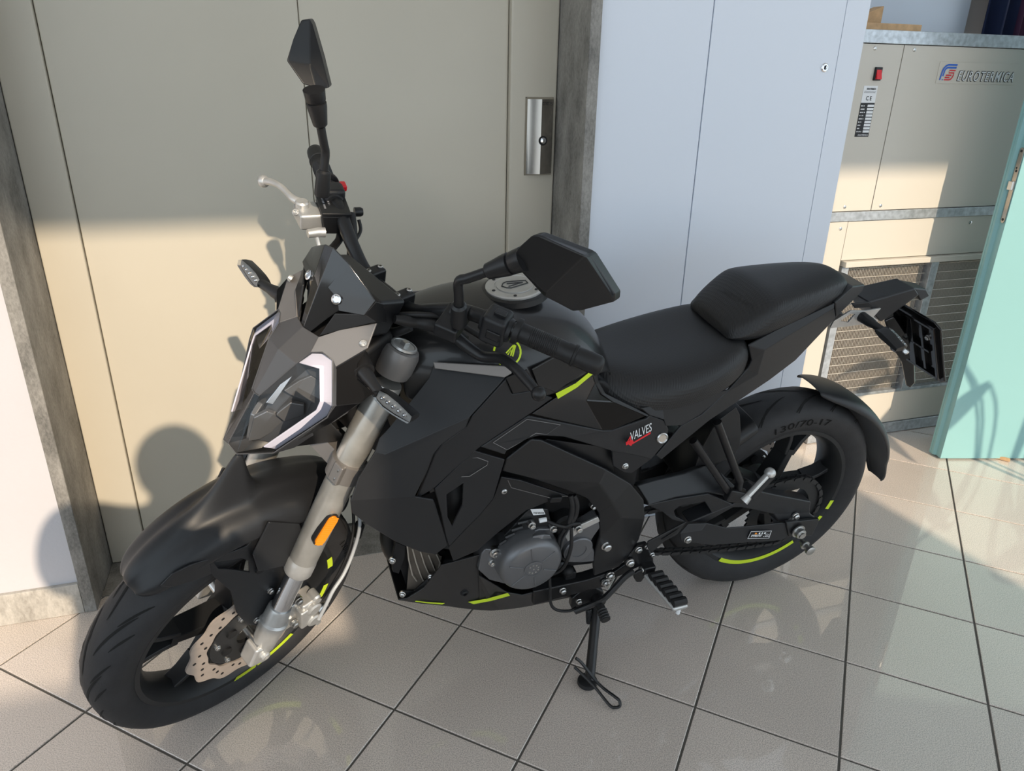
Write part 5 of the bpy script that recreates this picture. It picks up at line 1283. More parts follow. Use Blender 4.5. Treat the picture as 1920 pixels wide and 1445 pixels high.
# ---------------------------------------------------------------- seats
def seat_loft(name, secs, m, sub=2, par=None):
    rows = []
    for (x, h) in secs: rows.append([(x + (q[2] if len(q) > 2 else 0), -q[0], q[1]) for q in h[:0:-1]] + [(x + (q[2] if len(q) > 2 else 0), q[0], q[1]) for q in h])
    mb = MB().grid(rows); n = len(rows[0]); k = (len(rows) - 1) * n
    mb.f.append(tuple(range(n))[::-1]); mb.f.append(tuple(k + i for i in range(n)))
    return mb.build(name, M[m], par or bike, sub=sub, smooth=60)
st = seat_loft('rider_seat', [
    (.628, [(0, .812), (.030, .810), (.052, .795), (.062, .775), (.060, .765)]),
    (.600, [(0, .812), (.040, .810), (.074, .796), (.094, .770), (.096, .752)]),
    (.550, [(0, .806), (.055, .806), (.100, .798), (.128, .766), (.130, .742)]),
    (.490, [(0, .804), (.065, .806), (.118, .802), (.146, .770), (.146, .736)]),
    (.420, [(0, .811), (.070, .814), (.126, .812), (.154, .782), (.150, .742)]),
    (.350, [(0, .824), (.070, .828), (.124, .826), (.148, .798), (.142, .752)]),
    (.300, [(0, .838), (.066, .844), (.110, .842), (.132, .812), (.126, .768)]),
    (.270, [(0, .846), (.060, .852), (.098, .850), (.116, .820), (.112, .785)]),
    (.255, [(0, .830), (.055, .834), (.086, .832), (.100, .810), (.098, .790)])], 'seat')
st['label'] = 'black embossed rider seat'
def pil(x, zt, zb, w, dz=0):
    return (x, [(0, zt + .004), (w * .45, zt + .003), (w * .80, zt - .004), (w * .93, zt - .010), (w * 1.0, zt - .026), (w * 1.04, (zt + zb) / 2 - .008), (w * 1.0, zb + .004), (w * .96, zb)])
pl_ = seat_loft('pillion_seat', [pil(.306, .862, .846, .070), pil(.300, .872, .846, .086), pil(.270, .896, .848, .098), pil(.236, .922, .852, .102), pil(.222, .931, .856, .103), pil(.210, .936, .860, .102), pil(.190, .939, .864, .100),
    pil(.130, .944, .880, .092), pil(.060, .950, .896, .076), pil(.015, .950, .908, .062), pil(-.005, .944, .912, .052), pil(-.012, .934, .914, .042)], 'seat')
pl_['label'] = 'black embossed pillion seat'
pt_ = surf(pl_)
# embossed maker's name on the front of the pillion seat
e0, e1 = C6(725, 205), C6(885, 290)
me = text_mesh('KEEWAY', 1.0); xs = [v.co.x for v in me.vertices]; x0_, x1_ = min(xs), max(xs); okk = True
for v in me.vertices:
    u = (v.co.x - x0_) / (x1_ - x0_); w = v.co.y
    q = hit(pt_, e0[0] + (e1[0] - e0[0]) * u + 3 * w, e0[1] + (e1[1] - e0[1]) * u - 12 * w + 8, .0010)
    if q is None: okk = False; break
    v.co = q
if okk: link('embossed_lettering', me, M['matte2'], pl_)

# ---------------------------------------------------------------- tail
panel('seat_side_cover', tr(C6, [(335, 872, .147), (285, 832, .142), (400, 815, .138), (755, 735, .120), (610, 868, .133), (505, 926, .140), (420, 928, .149), (412, 895, .149)]), [(0, 1, 2, 7), (7, 2, 3, 4, 5, 6)], 'matte', th=.005, bev=.002, ang=8)
tf = tr(C6, [(755, 735, .120), (850, 625, .110), (872, 580, .108), (855, 500, .106), (1000, 425, .106), (1315, 276, .082), (1322, 355, .078), (1110, 578, .090), (960, 692, .102), (810, 792, .114), (650, 900, .128), (395, 1108, .146), (368, 1085, .146), (505, 926, .142), (610, 868, .136), (940, 525, .116), (1312, 300, .086), (905, 650, .118)])
panel('tail_fairing', tf, [(3, 4, 5, 16, 15), (2, 3, 15), (1, 2, 15, 17), (15, 16, 6, 7, 17), (0, 1, 17, 7, 8, 9, 14), (14, 9, 10, 11, 12, 13)], 'matte', th=.006, bev=.004, ang=6, segs=3)
# tail cap behind the pillion seat
L_ = tr(C6, [(1315, 276, .082)]) + [Vector((-.004, .064, .934)), Vector((-.074, .032, .918)), Vector((-.072, .032, .900))] + tr(C6, [(1322, 355, .078)])
Rr_ = [mir(v) for v in L_]; cc_ = [Vector((v.x - .012, 0, v.z + .004)) for v in L_]
MB().add(L_ + Rr_, [(0, 1, 2, 3, 4), (5, 9, 8, 7, 6), (1, 6, 7, 2), (2, 7, 8, 3), (3, 8, 9, 4), (0, 5, 6, 1), (4, 9, 5, 0)]).build('tail_cap', M['matte'], bike, bevel=.004, smooth=12)
MB().prism([Vector(p) for p in ((.50, .078, .70), (.50, .078, .76), (.27, .078, .80), (.02, .060, .88), (-.02, .055, .86), (.18, .078, .76), (.36, .078, .68))], (0, -.156, 0)).build('subframe_tray', M['black'], bike, bevel=.006)
MB().prism([Vector(p) for p in ((.56, .118, .70), (.56, .118, .752), (.42, .122, .752), (.28, .114, .795), (.25, .106, .765), (.40, .120, .69))], (0, -.236, 0)).build('seat_base', M['black'], bike, bevel=.006)
# plate carrier on its grey bracket
br = tr(C6, [(1310, 372, .046), (1400, 318, .046), (1480, 318, .046), (1560, 305, .044), (1520, 350, .046), (1545, 372, .046), (1470, 388, .046), (1380, 402, .046), (1290, 410, .046)])
hole = tr(C6, [(1345, 372, .046), (1395, 335, .046), (1425, 335, .046), (1385, 380, .046)])
pb = panel('carrier_bracket', br + hole, [(0, 1, 10, 9), (1, 2, 11, 10), (2, 3, 4, 5, 6, 11), (6, 7, 12, 11), (7, 8, 0, 9, 12)], 'silver', th=.005, bev=.001)
arm = MB()
lft = tr(C6, [(1490, 270, .036), (1740, 197, .030), (1765, 235, .034), (1560, 380, .036), (1530, 345, .038)])
rgt = [mir(v) for v in lft]
MB().add(lft + rgt, [(0, 1, 2, 3, 4), (5, 9, 8, 7, 6), (0, 5, 6, 1), (1, 6, 7, 2), (2, 7, 8, 3), (3, 8, 9, 4), (4, 9, 5, 0)]).build('plate_carrier_arm', M['matte'], bike, bevel=.005, smooth=15)
mb = MB().add(tr(C6, [(1730, 196, .024), (1800, 203, .020), (1820, 240, .020), (1770, 268, .028)]) + [mir(v) for v in tr(C6, [(1730, 196, .024), (1800, 203, .020), (1820, 240, .020), (1770, 268, .028)])], [(0, 1, 2, 3), (4, 7, 6, 5), (0, 4, 5, 1), (1, 5, 6, 2), (2, 6, 7, 3), (3, 7, 4, 0)])
mb.build('plate_lamp', M['matte2'], bike, bevel=.004, smooth=15)
panel('carrier_top', tr(C6, [(1405, 280, .030), (1495, 272, .036), (1530, 300, .036), (1420, 305, .034)]), [(0, 1, 2, 3)], 'matte2', th=.006, bev=.002)
pa = Vector((-.284, 0, .820)); pd = Vector((-.103, 0, -.170)); pn = Vector((pd.z, 0, -pd.x)).normalized()
def pc_(u, v, h=0): return pa + pd * v + Vector((0, u, 0)) + pn * -h
pl0 = MB().prism([pc_(*q) for q in ((.075, 0), (.092, .06), (.092, 1.0), (.080, 1.06), (-.080, 1.06), (-.092, 1.0), (-.092, .06), (-.075, 0))], pn * .006).build('plate_carrier', M['gloss'], bike, bevel=.002, smooth=25)
for (u0, u1, v0, v1) in ((-.080, .080, .05, .09), (-.080, .080, .93, .98), (-.082, -.074, .05, .98), (.074, .082, .05, .98), (-.01, .01, .1, .95), (-.06, .06, .5, .54), (-.045, -.037, .1, .9), (.037, .045, .1, .9)):
    MB().prism([pc_(u0, v0, .0), pc_(u1, v0, .0), pc_(u1, v1, .0), pc_(u0, v1, .0)], pn * -.010).build('carrier_rib', M['gloss'], pl0, bevel=.001, smooth=25)
for u in (-.055, .055): bolt('bolt', pc_(u, .30, .004), -pn, .006, .004, 'steel', pl0)
# hanging boss in front of the plate
panel('carrier_boss', tr(C6, [(1575, 375, -.020), (1630, 350, -.020), (1690, 440, -.010), (1775, 450, .010), (1775, 535, .010), (1735, 560, .000), (1740, 700, -.040), (1715, 728, -.055), (1690, 715, -.060), (1665, 590, -.040), (1620, 520, -.030)]), [tuple(range(11))], 'gloss', th=.030, bev=.004, both=False)
MB().lathe(P(*C6(1690, 532), .0), Vector((1, .6, .3)), [(0, .008), (.004, .008), (.006, .005)], 14).build('bolt', M['steel'], bike)
for y in (1, -1):
    indicator('rear_indicator', (-.082, .050 * y, .843), (-.090, .105 * y, .838), (-.088, .172 * y, .828), (-1, .1 * y, .15), (0, 0, 1), None)

# ---------------------------------------------------------------- rear hugger on the wheel
rows = []
def rarc(ang, r, lat): a = math.radians(ang); return Vector((r * math.cos(a), lat, .307 + r * math.sin(a)))
for (ang, r, w, d) in ((97, .338, .046, .006), (103, .340, .062, .016), (115, .344, .074, .022), (130, .350, .078, .024), (145, .358, .078, .022), (158, .368, .074, .020), (168, .378, .066, .018), (174, .392, .046, .012), (179, .408, .040, .010), (184, .422, .034, .008), (186, .424, .024, .006)):
    half = [(0, r), (w * .5, r - .002), (w * .85, r - d * .4), (w, r - d), (w * .98, r - d - .008)]
    rows.append([rarc(ang, q, -l) for (l, q) in half[:0:-1]] + [rarc(ang, q, l) for (l, q) in half])
hg = MB().grid(rows).build('rear_hugger', M['matte'], bike, sub=2, solid=.004, smooth=60)
# inner mudguard between seat and wheel
rows = []
for (ang, r) in ((22, .335), (34, .330), (46, .326), (56, .325), (63, .326)):
    rows.append([rarc(ang, r - .03, -.074), rarc(ang, r, -.066), rarc(ang, r + .004, 0), rarc(ang, r, .066), rarc(ang, r - .03, .074)])
MB().grid(rows).build('inner_mudguard', M['matte2'], bike, sub=2, solid=.004, smooth=60)
panel('mudguard_flap', tr(T6, [(905, 105, .085), (938, 170, .085), (948, 330, .084), (932, 440, .082), (880, 540, .082), (700, 590, .084), (560, 610, .086), (600, 480, .090), (740, 230, .094)]), [tuple(range(9))], 'matte2', th=.004, bev=.002)

# ---------------------------------------------------------------- swingarm
def t6(*pts): return tr(T6, pts)
sw = panel('swingarm', t6((500, 1085, .122), (700, 1000, .124), (880, 930, .126), (940, 880, .126), (1080, 812, .124), (1260, 852, .124), (1540, 905, .122), (1528, 1000, .126), (1600, 1055, .134), (1270, 1082, .128), (1220, 1012, .124), (950, 955, .122), (880, 955, .122), (640, 1090, .124)),
      [(0, 1, 2, 12, 13), (2, 3, 4, 5, 11, 12), (5, 6, 7, 10, 11), (7, 8, 9, 10)], 'matte', th=.040, bev=.004, ang=8)
panel('swingarm_deck', t6((60, 765, .105), (205, 722, .100), (470, 660, .096), (640, 600, .092), (740, 620, .090), (900, 770, .110), (1000, 800, .118), (940, 885, .124), (670, 830, .124), (410, 868, .126), (160, 940, .128), (150, 900, .126)), [(0, 1, 9, 10, 11), (1, 2, 3, 4, 5, 8, 9), (5, 6, 7, 8)], 'matte', th=.030, bev=.004, ang=6)
panel('swingarm_front', t6((150, 935, .128), (410, 880, .128), (670, 840, .128), (880, 930, .128), (700, 1000, .126), (640, 905, .124), (420, 945, .124), (378, 985, .124), (395, 1030, .124), (470, 1068, .124), (500, 1090, .124), (370, 1060, .126), (280, 990, .126)), [(0, 1, 7, 8, 12), (1, 2, 5, 6, 7), (2, 3, 4, 5), (8, 9, 10, 11, 12)], 'matte', th=.020, bev=.003, ang=8)
MB().obox((.30, -.10, .345), (.27, 0, -.03), (0, .018, 0), (.0, 0, .030)).build('swingarm_beam', M['matte'], bike, bevel=.008)
MB().lathe((.545, -.12, .362), (0, 1, 0), [(0, .030), (.24, .030)], 20).build('swingarm_pivot', M['matte2'], bike)
MB().lathe((.0, -.15, .305), (0, 1, 0), [(0, .011), (.29, .011)], 14).build('rear_axle', M['steel'], bike)
# axle plate, nut and adjuster
ap = panel('axle_plate', t6((1330, 1082, .146), (1610, 1052, .142), (1595, 1095, .142), (1545, 1195, .142), (1350, 1200, .146)), [(0, 1, 2, 3, 4)], 'matte2', th=.010, bev=.002)
for o, y in zip(ap, (1, -1)):
    c = P(*T6(1428, 1152), .150); c = c if y > 0 else mir(c)
    MB().lathe(c, (0, y, 0), [(0, .019), (.003, .019), (.0035, .0145), (.014, .0140), (.015, .009), (.020, .009)], 6 * 4).build('axle_nut', M['steel'], o)
    c = P(*T6(1410, 1028), .132); c = c if y > 0 else mir(c)
    bolt('bolt', c, (0, y, 0), .008, .005, 'steel', o)
    c = P(*T6(1462, 1245), .128); c = c if y > 0 else mir(c)
    MB().lathe(c - Vector((0, .004 * y, 0)), (0, y, 0), [(0, .007), (.012, .007), (.014, .013), (.018, .013), (.019, .008), (.030, .007), (.033, .0135), (.040, .0135), (.042, .010)], 22).build('paddock_bobbin', M['steel'], o)
cg = panel('chain_guard', t6((430, 1172, .140), (500, 1092, .136), (655, 1086, .136), (830, 1128, .138), (960, 1118, .138), (1330, 1082, .140), (1360, 1200, .142), (1290, 1232, .142), (700, 1272, .142), (560, 1256, .142), (440, 1235, .142), (610, 1145, .144)), [(0, 1, 2, 11), (11, 2, 3, 4, 5, 6, 7, 8, 9, 10, 0)], 'matte', th=.004, bev=.002, ang=8, both=False)
bolt('bolt', P(*T6(494, 1225), .144), (0, 1, 0), .008, .005, 'steel', cg)
lb_ = MB().add(t6((1000, 1218, .1445), (1030, 1156, .1435), (1205, 1150, .1435), (1182, 1214, .1445)), [(0, 1, 2, 3)]).build('warning_label', M['paper'], cg, smooth=0, solid=.0005, soff=0)
MB().add(t6((1006, 1214, .1450), (1033, 1160, .1440), (1200, 1154, .1440), (1178, 1211, .1450)), [(0, 1, 2, 3)]).build('label_field', M['ink'], lb_, smooth=0, solid=.0004, soff=0)
MB().add(t6((1060, 1180, .1452), (1072, 1163, .1446), (1085, 1178, .1452)), [(0, 1, 2)]).build('warning_triangle', M['amber'], lb_, smooth=0, solid=.0003, soff=0)
a, b, u = P(*T6(1090, 1176), .1448), P(*T6(1150, 1174), .1448), P(*T6(1096, 1160), .1442)
print_row('small_print', a, b - a, u - a, (b - a).length, .0050, M['paper'], lb_, 5, .0014)
for (x0_, y0_, x1_) in ((1030, 1190, 1120), (1026, 1200, 1110), (1130, 1200, 1175)):
    a, b, u = P(*T6(x0_, y0_), .1452), P(*T6(x1_, y0_ - 3), .1452), P(*T6(x0_ + 5, y0_ - 12), .1447)
    print_row('small_print', a, b - a, u - a, (b - a).length, .0028, M['paper'], lb_, x0_, .0014)
a, b, u = P(*T6(1142, 1192), .1452), P(*T6(1185, 1190), .1452), P(*T6(1147, 1170), .1447)
text_on('lettering', 'SY', .010, a, b - a, u - a, M['paper'], lb_, fit=(b - a).length * .8, lift=.0014)
# heel guard
panel('heel_guard', t6((160, 1245, .165), (490, 1072, .158), (405, 1185, .162), (300, 1240, .165), (195, 1332, .166), (150, 1292, .167)), [tuple(range(6))], 'matte2', th=.005, bev=.002)
MB().add(t6((270, 1225, .1655), (420, 1130, .1620), (395, 1170, .1630), (290, 1232, .1655)), [(0, 1, 2, 3)]).build('heel_guard_slot', M['black'], bike, smooth=0, solid=.0006, soff=0)
# ---------------------------------------------------------------- sprockets and chain
RS, FS, LC = .111, .042, .092
fcn = Vector((.553, LC, .362)); rcn = Vector((0, LC, .307))
def sprocket(name, c, r, teeth, par):
    mb = MB(); o_ = []
    for k in range(teeth * 2):
        a = math.pi * k / teeth; o_.append(c + Vector(((r + (.004 if k % 2 else -.003)) * math.cos(a), -.0025, (r + (.004 if k % 2 else -.003)) * math.sin(a))))
    n_ = teeth * 2; ri = r * (.70 if teeth > 20 else .4); inn_ = [c + Vector((ri * math.cos(math.pi * k / teeth), -.0025, ri * math.sin(math.pi * k / teeth))) for k in range(n_)]
    dy = Vector((0, .005, 0)); vs = o_ + inn_ + [v + dy for v in o_] + [v + dy for v in inn_]; fs = []
    for k in range(n_):
        k2 = (k + 1) % n_
        fs += [(k, k2, n_ + k2, n_ + k), (2 * n_ + k, 3 * n_ + k, 3 * n_ + k2, 2 * n_ + k2), (k, 2 * n_ + k, 2 * n_ + k2, k2), (n_ + k, n_ + k2, 3 * n_ + k2, 3 * n_ + k)]
    return MB().add(vs, fs).build(name, M['darkmetal'], par, smooth=0)
sprocket('rear_sprocket', rcn, RS, 42, bike); sprocket('front_sprocket', fcn, FS, 13, bike)
d = rcn - fcn; D = math.hypot(d.x, d.z); base = math.atan2(d.z, d.x); off = math.acos((FS - RS) / D) if False else math.asin((RS - FS) / D)
def on(c, r, a): return Vector((c.x + r * math.cos(a), c.y, c.z + r * math.sin(a)))
ang_t = base - math.pi / 2 - off; ang_b = base + math.pi / 2 + off
path = []
n = 60
tA, tB = on(fcn, FS, ang_t), on(rcn, RS, ang_t); bA, bB = on(fcn, FS, ang_b), on(rcn, RS, ang_b)
for i in range(n): path.append(tA.lerp(tB, i / n))
a0 = ang_t; a1 = ang_b
while a1 > a0: a1 -= 2 * math.pi
def arc(c, r, a0, a1, n): return [on(c, r, a0 + (a1 - a0) * i / n) for i in range(n)]
mid = on(rcn, RS, (a0 + a1) / 2)
if (mid - fcn).length < D: a1 += 2 * math.pi
path += arc(rcn, RS, a0, a1, 60)
for i in range(n):
    q = bB.lerp(bA, i / n); q.z -= .020 * math.sin(math.pi * i / n); path.append(q)
a0 = ang_b; a1 = ang_t
m1 = on(fcn, FS, (a0 + a1) / 2)
if (m1 - rcn).length < D: a1 += 2 * math.pi if a1 < a0 else -2 * math.pi
path += arc(fcn, FS, a0, a1, 20)
# even steps along the loop
path.append(path[0]); cum = [0]
for i in range(1, len(path)): cum.append(cum[-1] + (path[i] - path[i - 1]).length)
pitch_ = .01588 if False else cum[-1] / round(cum[-1] / .0150); nl = int(round(cum[-1] / pitch_))
def at_len(s):
    s %= cum[-1]
    for i in range(1, len(cum)):
        if cum[i] >= s: t = (s - cum[i - 1]) / max(cum[i] - cum[i - 1], 1e-9); return path[i - 1].lerp(path[i], t)
chain = MB().tube(path, .0026, 6, cap=False).build('drive_chain', M['darkmetal'], bike)
def link_me(outer):
    w = .0078 if outer else .0052; mb = MB(); L = pitch_ * .5; pts = []
    for s in (1, -1):
        for i in range(7):
            a = math.radians(-90 + 180 * i / 6); pts.append((s * (L + .0052 * math.cos(a)), s * .0052 * math.sin(a)))
    for y in (w, -w): mb.prism([(x, y, z) for (x, z) in pts], (0, .0014 if y > 0 else -.0014, 0))
    return mb
lm = [None, None]
for k in range(nl):
    a, b = at_len(k * pitch_), at_len((k + 1) * pitch_); e = k % 2
    if lm[e] is None:
        o = link_me(e).build('chain_link', M['darkmetal'], chain, smooth=0); lm[e] = o.data
    else: o = link('chain_link', lm[e], None, chain)
    o.location = (a + b) / 2; o.rotation_euler = (0, -math.atan2(b.z - a.z, b.x - a.x), 0)
# ---------------------------------------------------------------- footrests
for y in (1, -1):
    def s_(v): return v if y > 0 else mir(v)
    a, b, c = P(*T6(540, 385), .118), P(*T6(850, 835), .140), P(*T6(905, 850), .142)
    d, e = P(*T6(745, 230), .118), P(*T6(935, 730), .140)
    hgr = MB().tube([s_(a), s_(b)], .0095, 14).build('pillion_hanger', M['steel_black'], bike)
    MB().tube([s_(d), s_(e), s_(c)], .0095, 14).build('hanger_tube', M['steel_black'], hgr)
    MB().obox(s_(P(*T6(900, 850), .146)), (.026, 0, .010), (0, .010, 0), (-.004, 0, .016)).build('hanger_foot', M['steel_black'], hgr, bevel=.004)
    p0, p1 = s_(P(*T6(965, 900), .160)), s_(P(*T6(1190, 662), .150))
    # folded pillion peg
    pg_ = MB().tube([p0, p0.lerp(p1, .18), p0.lerp(p1, .2), p1], [.012, .010, .0085, .0085], 12).build('pillion_peg', M['silver'], hgr)
    MB().sphere(p1, .0135, 16, 10).build('peg_ball', M['silver'], pg_, smooth=60)
    dd = (p1 - p0)
    MB().tube([p0.lerp(p1, .12) + Vector((-.010, .004 * y, .002)), p0.lerp(p1, .9) + Vector((-.010, .004 * y, .002))], .0085, 8).build('peg_rubber', M['hose'], pg_)
    # rider's footrest
    b0_, b1_ = Vector((.418, .158 * y, .268)), Vector((.400, .258 * y, .262))
    fp = MB().obox((b0_ + b1_) / 2 + Vector((0, .004 * y, -.006)), (b1_ - b0_) * .56, Vector((.020, 0, 0)), Vector((0, 0, .006))).build('footrest', M['silver'], bike, bevel=.005)
    for k in range(6):
        c = b0_.lerp(b1_, .16 + k * .165)
        MB().tube([c + Vector((-.017, 0, .006)), c + Vector((.017, 0, .006))], .0098, 10).build('footrest_rubber', M['hose'], fp)
    MB().lathe(b1_ + Vector((0, .004 * y, -.010)), (0, 0, -1), [(0, .005), (.016, .005), (.018, .003)], 10).build('footrest_feeler', M['paper'], fp)
    MB().obox(b0_ + Vector((.006, -.012 * y, .004)), (.016, 0, 0), (0, .014, 0), (0, 0, .014)).build('footrest_hinge', M['steel_black'], fp, bevel=.004)
    bolt('bolt', b0_ + Vector((.022, -.008 * y, .006)), (1, .6 * y, .4), .006, .004, 'steel', fp)
def t5(*pts): return tr(T5, pts)
hp = panel('footrest_hanger', t5((600, 330, .128), (660, 300, .128), (730, 250, .132), (760, 180, .136), (830, 100, .138), (905, 80, .138), (955, 140, .140), (960, 230, .142), (930, 300, .142), (885, 250, .140), (800, 285, .138), (740, 320, .134), (640, 360, .130)), [(0, 1, 2, 11, 12), (2, 3, 4, 9, 10, 11), (4, 5, 6, 7, 8, 9)], 'steel_black', th=.012, bev=.003)
for o, y in zip(hp, (1, -1)):
    for (x, yy, r) in ((840, 130, .007), (907, 106, .005), (773, 235, .009), (935, 278, .007), (948, 168, .005)):
        c = P(*T5(x, yy), .144); bolt('bolt', c if y > 0 else mir(c), (0, y, 0), r, .005, 'steel', o)
# gear linkage (left)
gl_ = MB().tube(smooth_path(t5((800, 300, .150), (730, 345, .152), (640, 440, .160), (560, 520, .168), (480, 560, .172), (330, 620, .165)), 4), .0075, 10).build('gear_lever', M['steel_black'], bike)
panel('lever_heel', t5((800, 330, .156), (840, 300, .156), (880, 290, .156), (890, 350, .158), (860, 390, .158), (825, 392, .158), (805, 360, .157)), [tuple(range(7))], 'steel_black', gl_, th=.008, bev=.003, both=False)
a, b = P(*T5(530, 575), .178), P(*T5(578, 690), .215)
MB().tube([a, b], [.0105, .0115], 14).build('toe_peg', M['hose'], gl_)
for k in range(4): MB().lathe(a.lerp(b, .3 + .18 * k), (b - a), [(0, .0112), (.002, .0130), (.004, .0112)], 14).build('peg_ring', M['hose'], gl_)
# lower frame tube and linkages by the stand
panel('lower_frame_rail', t5((0, 465, .118), (420, 375, .120), (560, 330, .122), (640, 300, .124), (640, 370, .124), (560, 430, .122), (430, 460, .120), (0, 575, .112)), [tuple(range(8))], 'steel_black', th=.03, bev=.004)
for (x, y, l, r) in ((613, 335, .128, .009), (576, 392, .128, .009), (235, 455, .124, .007), (362, 540, .126, .006)): bolt('bolt', P(*T5(x, y), l), (0, 1, 0), r, .006, 'steel', bike)
MB().obox(P(*T5(280, 310), .09), (.014, 0, 0), (0, .016, 0), (0, 0, .015)).build('drain_bolt', M['black'], bike, bevel=.004)
hose('stand_switch_lead', t5((130, 350, .13), (135, 450, .135), (140, 560, .14), (190, 610, .145), (290, 615, .145), (340, 590, .14)), .0036, 'hose', bike)
panel('stand_bracket', t5((310, 520, .112), (380, 460, .112), (400, 430, .112), (470, 420, .114), (560, 460, .116), (580, 540, .116), (500, 590, .116), (400, 600, .114), (330, 640, .112), (300, 590, .112)), [tuple(range(10))], 'steel_black', th=.02, bev=.004, both=False)
# ---------------------------------------------------------------- side stand
def wl(w): return _BI @ (Vector(w) - BT)
sf = wl((.197, 1.330, .012)); sp0 = P(*T5(510, 520), .118)
ss = MB().tube([sp0, sp0.lerp(sf, .5), sf], [.0135, .0120, .0125], 14).build('side_stand', M['steel_black'], bike)
MB().lathe(wl((.192, 1.330, .001)), BM.transposed() @ Vector((0, 0, 1)), [(0, .022), (.003, .024), (.012, .023), (.016, .014)], 20).build('stand_foot', M['hose'], ss)
lp_ = [wl(q) for q in ((.160, 1.322, .085), (.175, 1.320, .072), (.215, 1.300, .030), (.248, 1.270, .024), (.258, 1.262, .020), (.259, 1.255, .012), (.250, 1.252, .010), (.236, 1.258, .010), (.205, 1.290, .030), (.172, 1.312, .052), (.158, 1.318, .062))]
hose('stand_loop', lp_, .0036, 'steel_black', ss)
# return spring
mb = MB(); a, b = P(*T5(440, 600), .135), P(*T5(445, 710), .150); ax = (b - a).normalized(); u = ax.cross(Vector((0, 1, 0))).normalized(); v = ax.cross(u)
mb.tube([a + (b - a) * (i / 96) + (u * math.cos(i * 2 * math.pi / 8) + v * math.sin(i * 2 * math.pi / 8)) * .0065 for i in range(97)], .0017, 6)
mb.build('return_spring', M['darkmetal'], ss)
MB().tube([b, P(*T5(455, 790), .16)], .002, 6).build('spring_hook', M['steel'], ss)
MB().lathe(sp0 - Vector((0, .012, 0)), (0, 1, 0), [(0, .017), (.026, .017), (.028, .010)], 18).build('stand_pivot', M['steel_black'], ss)
# exhaust under the engine and right-hand silencer
MB().tube(smooth_path([(.93, -.03, .47), (1.00, -.03, .42), (1.00, -.04, .30), (.92, -.05, .235), (.70, -.06, .22), (.50, -.09, .25), (.40, -.13, .27)], 5), .020, 14).build('exhaust_pipe', M['darkmetal'], bike)
MB().tube([(.42, -.135, .27), (.38, -.145, .28), (.05, -.165, .34), (.02, -.166, .345)], [.030, .050, .052, .040], 20).build('silencer', M['matte2'], bike)
# rear shock
MB().lathe((.42, 0, .42), (.12, 0, .9), [(0, .024), (.25, .024)], 14).build('rear_shock', M['darkmetal'], bike)

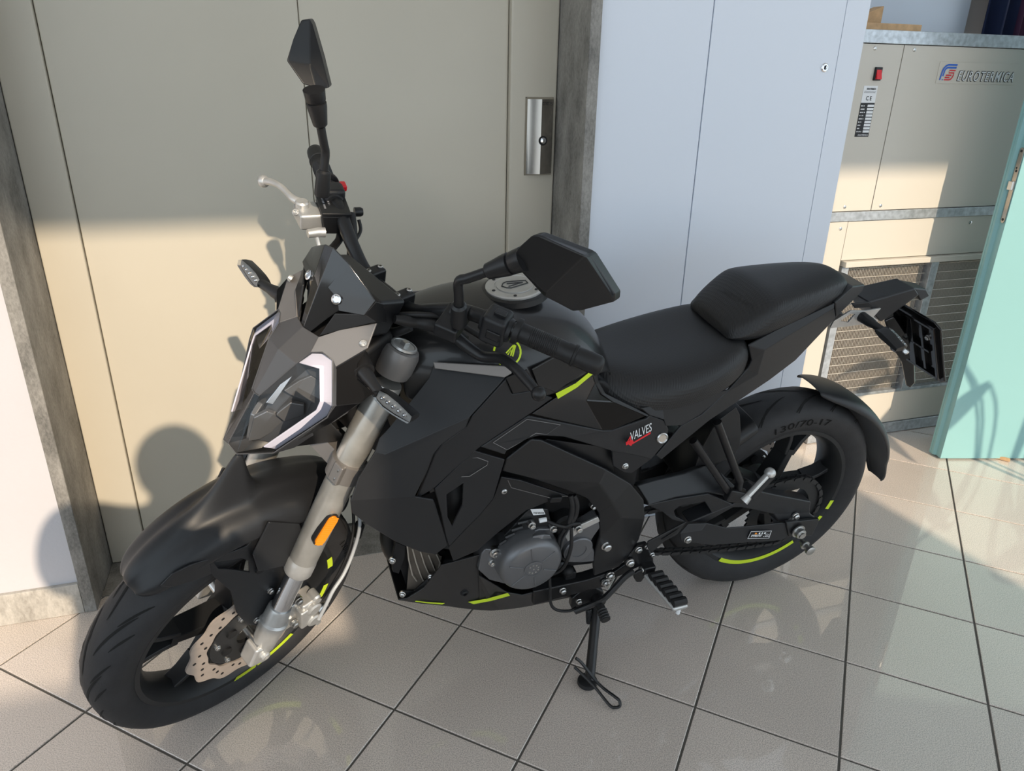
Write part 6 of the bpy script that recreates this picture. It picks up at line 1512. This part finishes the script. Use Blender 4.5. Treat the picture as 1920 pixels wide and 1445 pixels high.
# ================================================================ just outside the frame, known from their shadows
# the photographer, standing behind the camera with the phone held up in both hands
def figure():
    M['cloth'] = mat('dark_blue_cloth', (0.03, 0.04, 0.07), 0.8); M['skin'] = mat('skin', (0.55, 0.34, 0.25), 0.5); M['hair'] = mat('dark_hair', (0.03, 0.02, 0.015), 0.6)
    hs = W(-.02, -.36, 0)                     # where the figure stands
    f = WN; l = -WD                           # facing the lift, its left
    def pt(a, b, z): return hs + l * a + f * b + Vector((0, 0, z))
    J = {'pelvis': (pt(.16, -.02, .90), .140), 'waist': (pt(.16, -.01, 1.06), .125), 'chest': (pt(.14, .02, 1.28), .150), 'neck': (pt(.06, .04, 1.45), .058), 'head0': (pt(.02, .06, 1.50), .070), 'head1': (pt(.01, .06, 1.57), .090), 'head2': (pt(.01, .055, 1.625), .066)}
    E = [('pelvis', 'waist'), ('waist', 'chest'), ('chest', 'neck'), ('neck', 'head0'), ('head0', 'head1'), ('head1', 'head2')]
    for s, n in ((1, 'l'), (-1, 'r')):
        J['sh' + n] = (pt(.285, .05, 1.475), .078) if s > 0 else (pt(-.03, .03, 1.38), .066); J['el' + n] = (pt(.335, .12, 1.24), .052) if s > 0 else (pt(-.16, .12, 1.14), .048); J['wr' + n] = (pt(.09 * s, .25, 1.21), .030); J['ha' + n] = (pt(.065 * s, .275, 1.235), .028)
        J['hip' + n] = (pt(.16 + .09 * s, -.02, .86), .085); J['kn' + n] = (pt(.16 + .10 * s, .0, .48), .058); J['an' + n] = (pt(.16 + .11 * s, -.02, .09), .042); J['to' + n] = (pt(.16 + .12 * s, .12, .04), .036)
        E += [('chest', 'sh' + n), ('sh' + n, 'el' + n), ('el' + n, 'wr' + n), ('wr' + n, 'ha' + n), ('pelvis', 'hip' + n), ('hip' + n, 'kn' + n), ('kn' + n, 'an' + n), ('an' + n, 'to' + n)]
        for i, (da, dz, L) in enumerate(((.010, .018, .055), (.004, .006, .062), (0, -.006, .060), (-.002, -.018, .048), (-.030, .012, .040))):
            k = 'f%s%d' % (n, i); J[k + 'a'] = (pt((.065 + da * .4) * s, .290, 1.235 + dz), .009); J[k + 'b'] = (pt((.060 + da - .018) * s, .290 + L * .55, 1.240 + dz), .008)
            E += [('ha' + n, k + 'a'), (k + 'a', k + 'b')]
    names = list(J); me = bpy.data.meshes.new('person'); me.from_pydata([tuple(J[k][0]) for k in names], [(names.index(a), names.index(b)) for a, b in E], [])
    o = link('person', me, M['cloth'])
    o.modifiers.new('skin', 'SKIN'); sk = me.skin_vertices[0].data
    for i, k in enumerate(names): sk[i].radius = (J[k][1], J[k][1]); sk[i].use_root = (k == 'pelvis')
    md = o.modifiers.new('sub', 'SUBSURF'); md.levels = md.render_levels = 2
    tag(o, 'person in dark clothes standing at the viewpoint, holding a phone in both hands', 'person')
    hc = pt(.01, .06, 1.585)
    MB().sphere(hc + Vector((0, 0, .012)) - f * .010, .104, 20, 12, (1, 1, 1.08)).build('hair', M['hair'], o, smooth=60)
    MB().sphere(pt(.01, .11, 1.565), .072, 18, 10, (.95, .7, 1.2)).build('face', M['skin'], o, smooth=60)
    MB().prism([pt(.01, .170, 1.555), pt(.022, .160, 1.540), pt(-.002, .160, 1.540)], Vector((0, 0, .035)) - f * .02).build('nose', M['skin'], o)
    ph = tag(MB().obox(pt(0, .315, 1.262), l * .038, f * .004, Vector((0, 0, .020))).build('phone', M['ink'], None, bevel=.003), 'black phone held up in the hands of the person at the viewpoint', 'phone')
figure()

# pot plant by the window to the right of the mint door
def pot_plant():
    rnd = random.Random(11)
    M['leaf'] = mat('leaf_green', (0.05, 0.16, 0.03), 0.4); M['pot'] = mat('terracotta', (0.38, 0.16, 0.09), 0.8); M['soil'] = mat('potting_soil', (0.03, 0.02, 0.015), 0.9)
    base = Vector((2.46, 1.30, 0))
    pl = tag(empty('potted_plant', base), 'leafy green plant in a terracotta pot by the window beyond the mint door', 'plant')
    def bx(o): o.matrix_parent_inverse = Matrix.Translation(-base); return o
    bx(MB().lathe(base + Vector((0, 0, .002)), (0, 0, 1), [(0, .10), (.20, .14), (.22, .15), (.25, .15), (.25, .135), (.21, .130)], 28).build('pot', M['pot'], pl))
    bx(MB().lathe(base + Vector((0, 0, .20)), (0, 0, 1), [(0, .128), (.012, .122)], 24).build('soil', M['soil'], pl))
    for k in range(13):
        a = rnd.uniform(0, 2 * math.pi); h = rnd.uniform(.75, 1.35); out = rnd.uniform(.10, .38); u = Vector((math.cos(a), math.sin(a), 0))
        p0 = base + Vector((0, 0, .21)) + u * .03; p1 = base + u * out * .5 + Vector((0, 0, h * .8)); p2 = base + u * out + Vector((0, 0, h))
        bx(MB().tube(smooth_path([p0, p1, p2], 5), .006, 6).build('stalk', M['leaf'], pl))
        L = rnd.uniform(.26, .42); w = rnd.uniform(.045, .075); d = (u + Vector((0, 0, rnd.uniform(-.5, .35)))).normalized(); sd = d.cross(Vector((0, 0, 1))).normalized(); rows = []
        for i in range(9):
            t = i / 8; c = p2 + d * (L * t) + Vector((0, 0, -.12 * t * t * L / .3)); ww = w * math.sin(math.pi * min(1, t * .92 + .06)) ** .8
            rows.append([c - sd * ww + Vector((0, 0, .010)), c, c + sd * ww + Vector((0, 0, .010))])
        bx(MB().grid(rows).build('leaf', M['leaf'], pl, smooth=60, solid=.0012))
pot_plant()
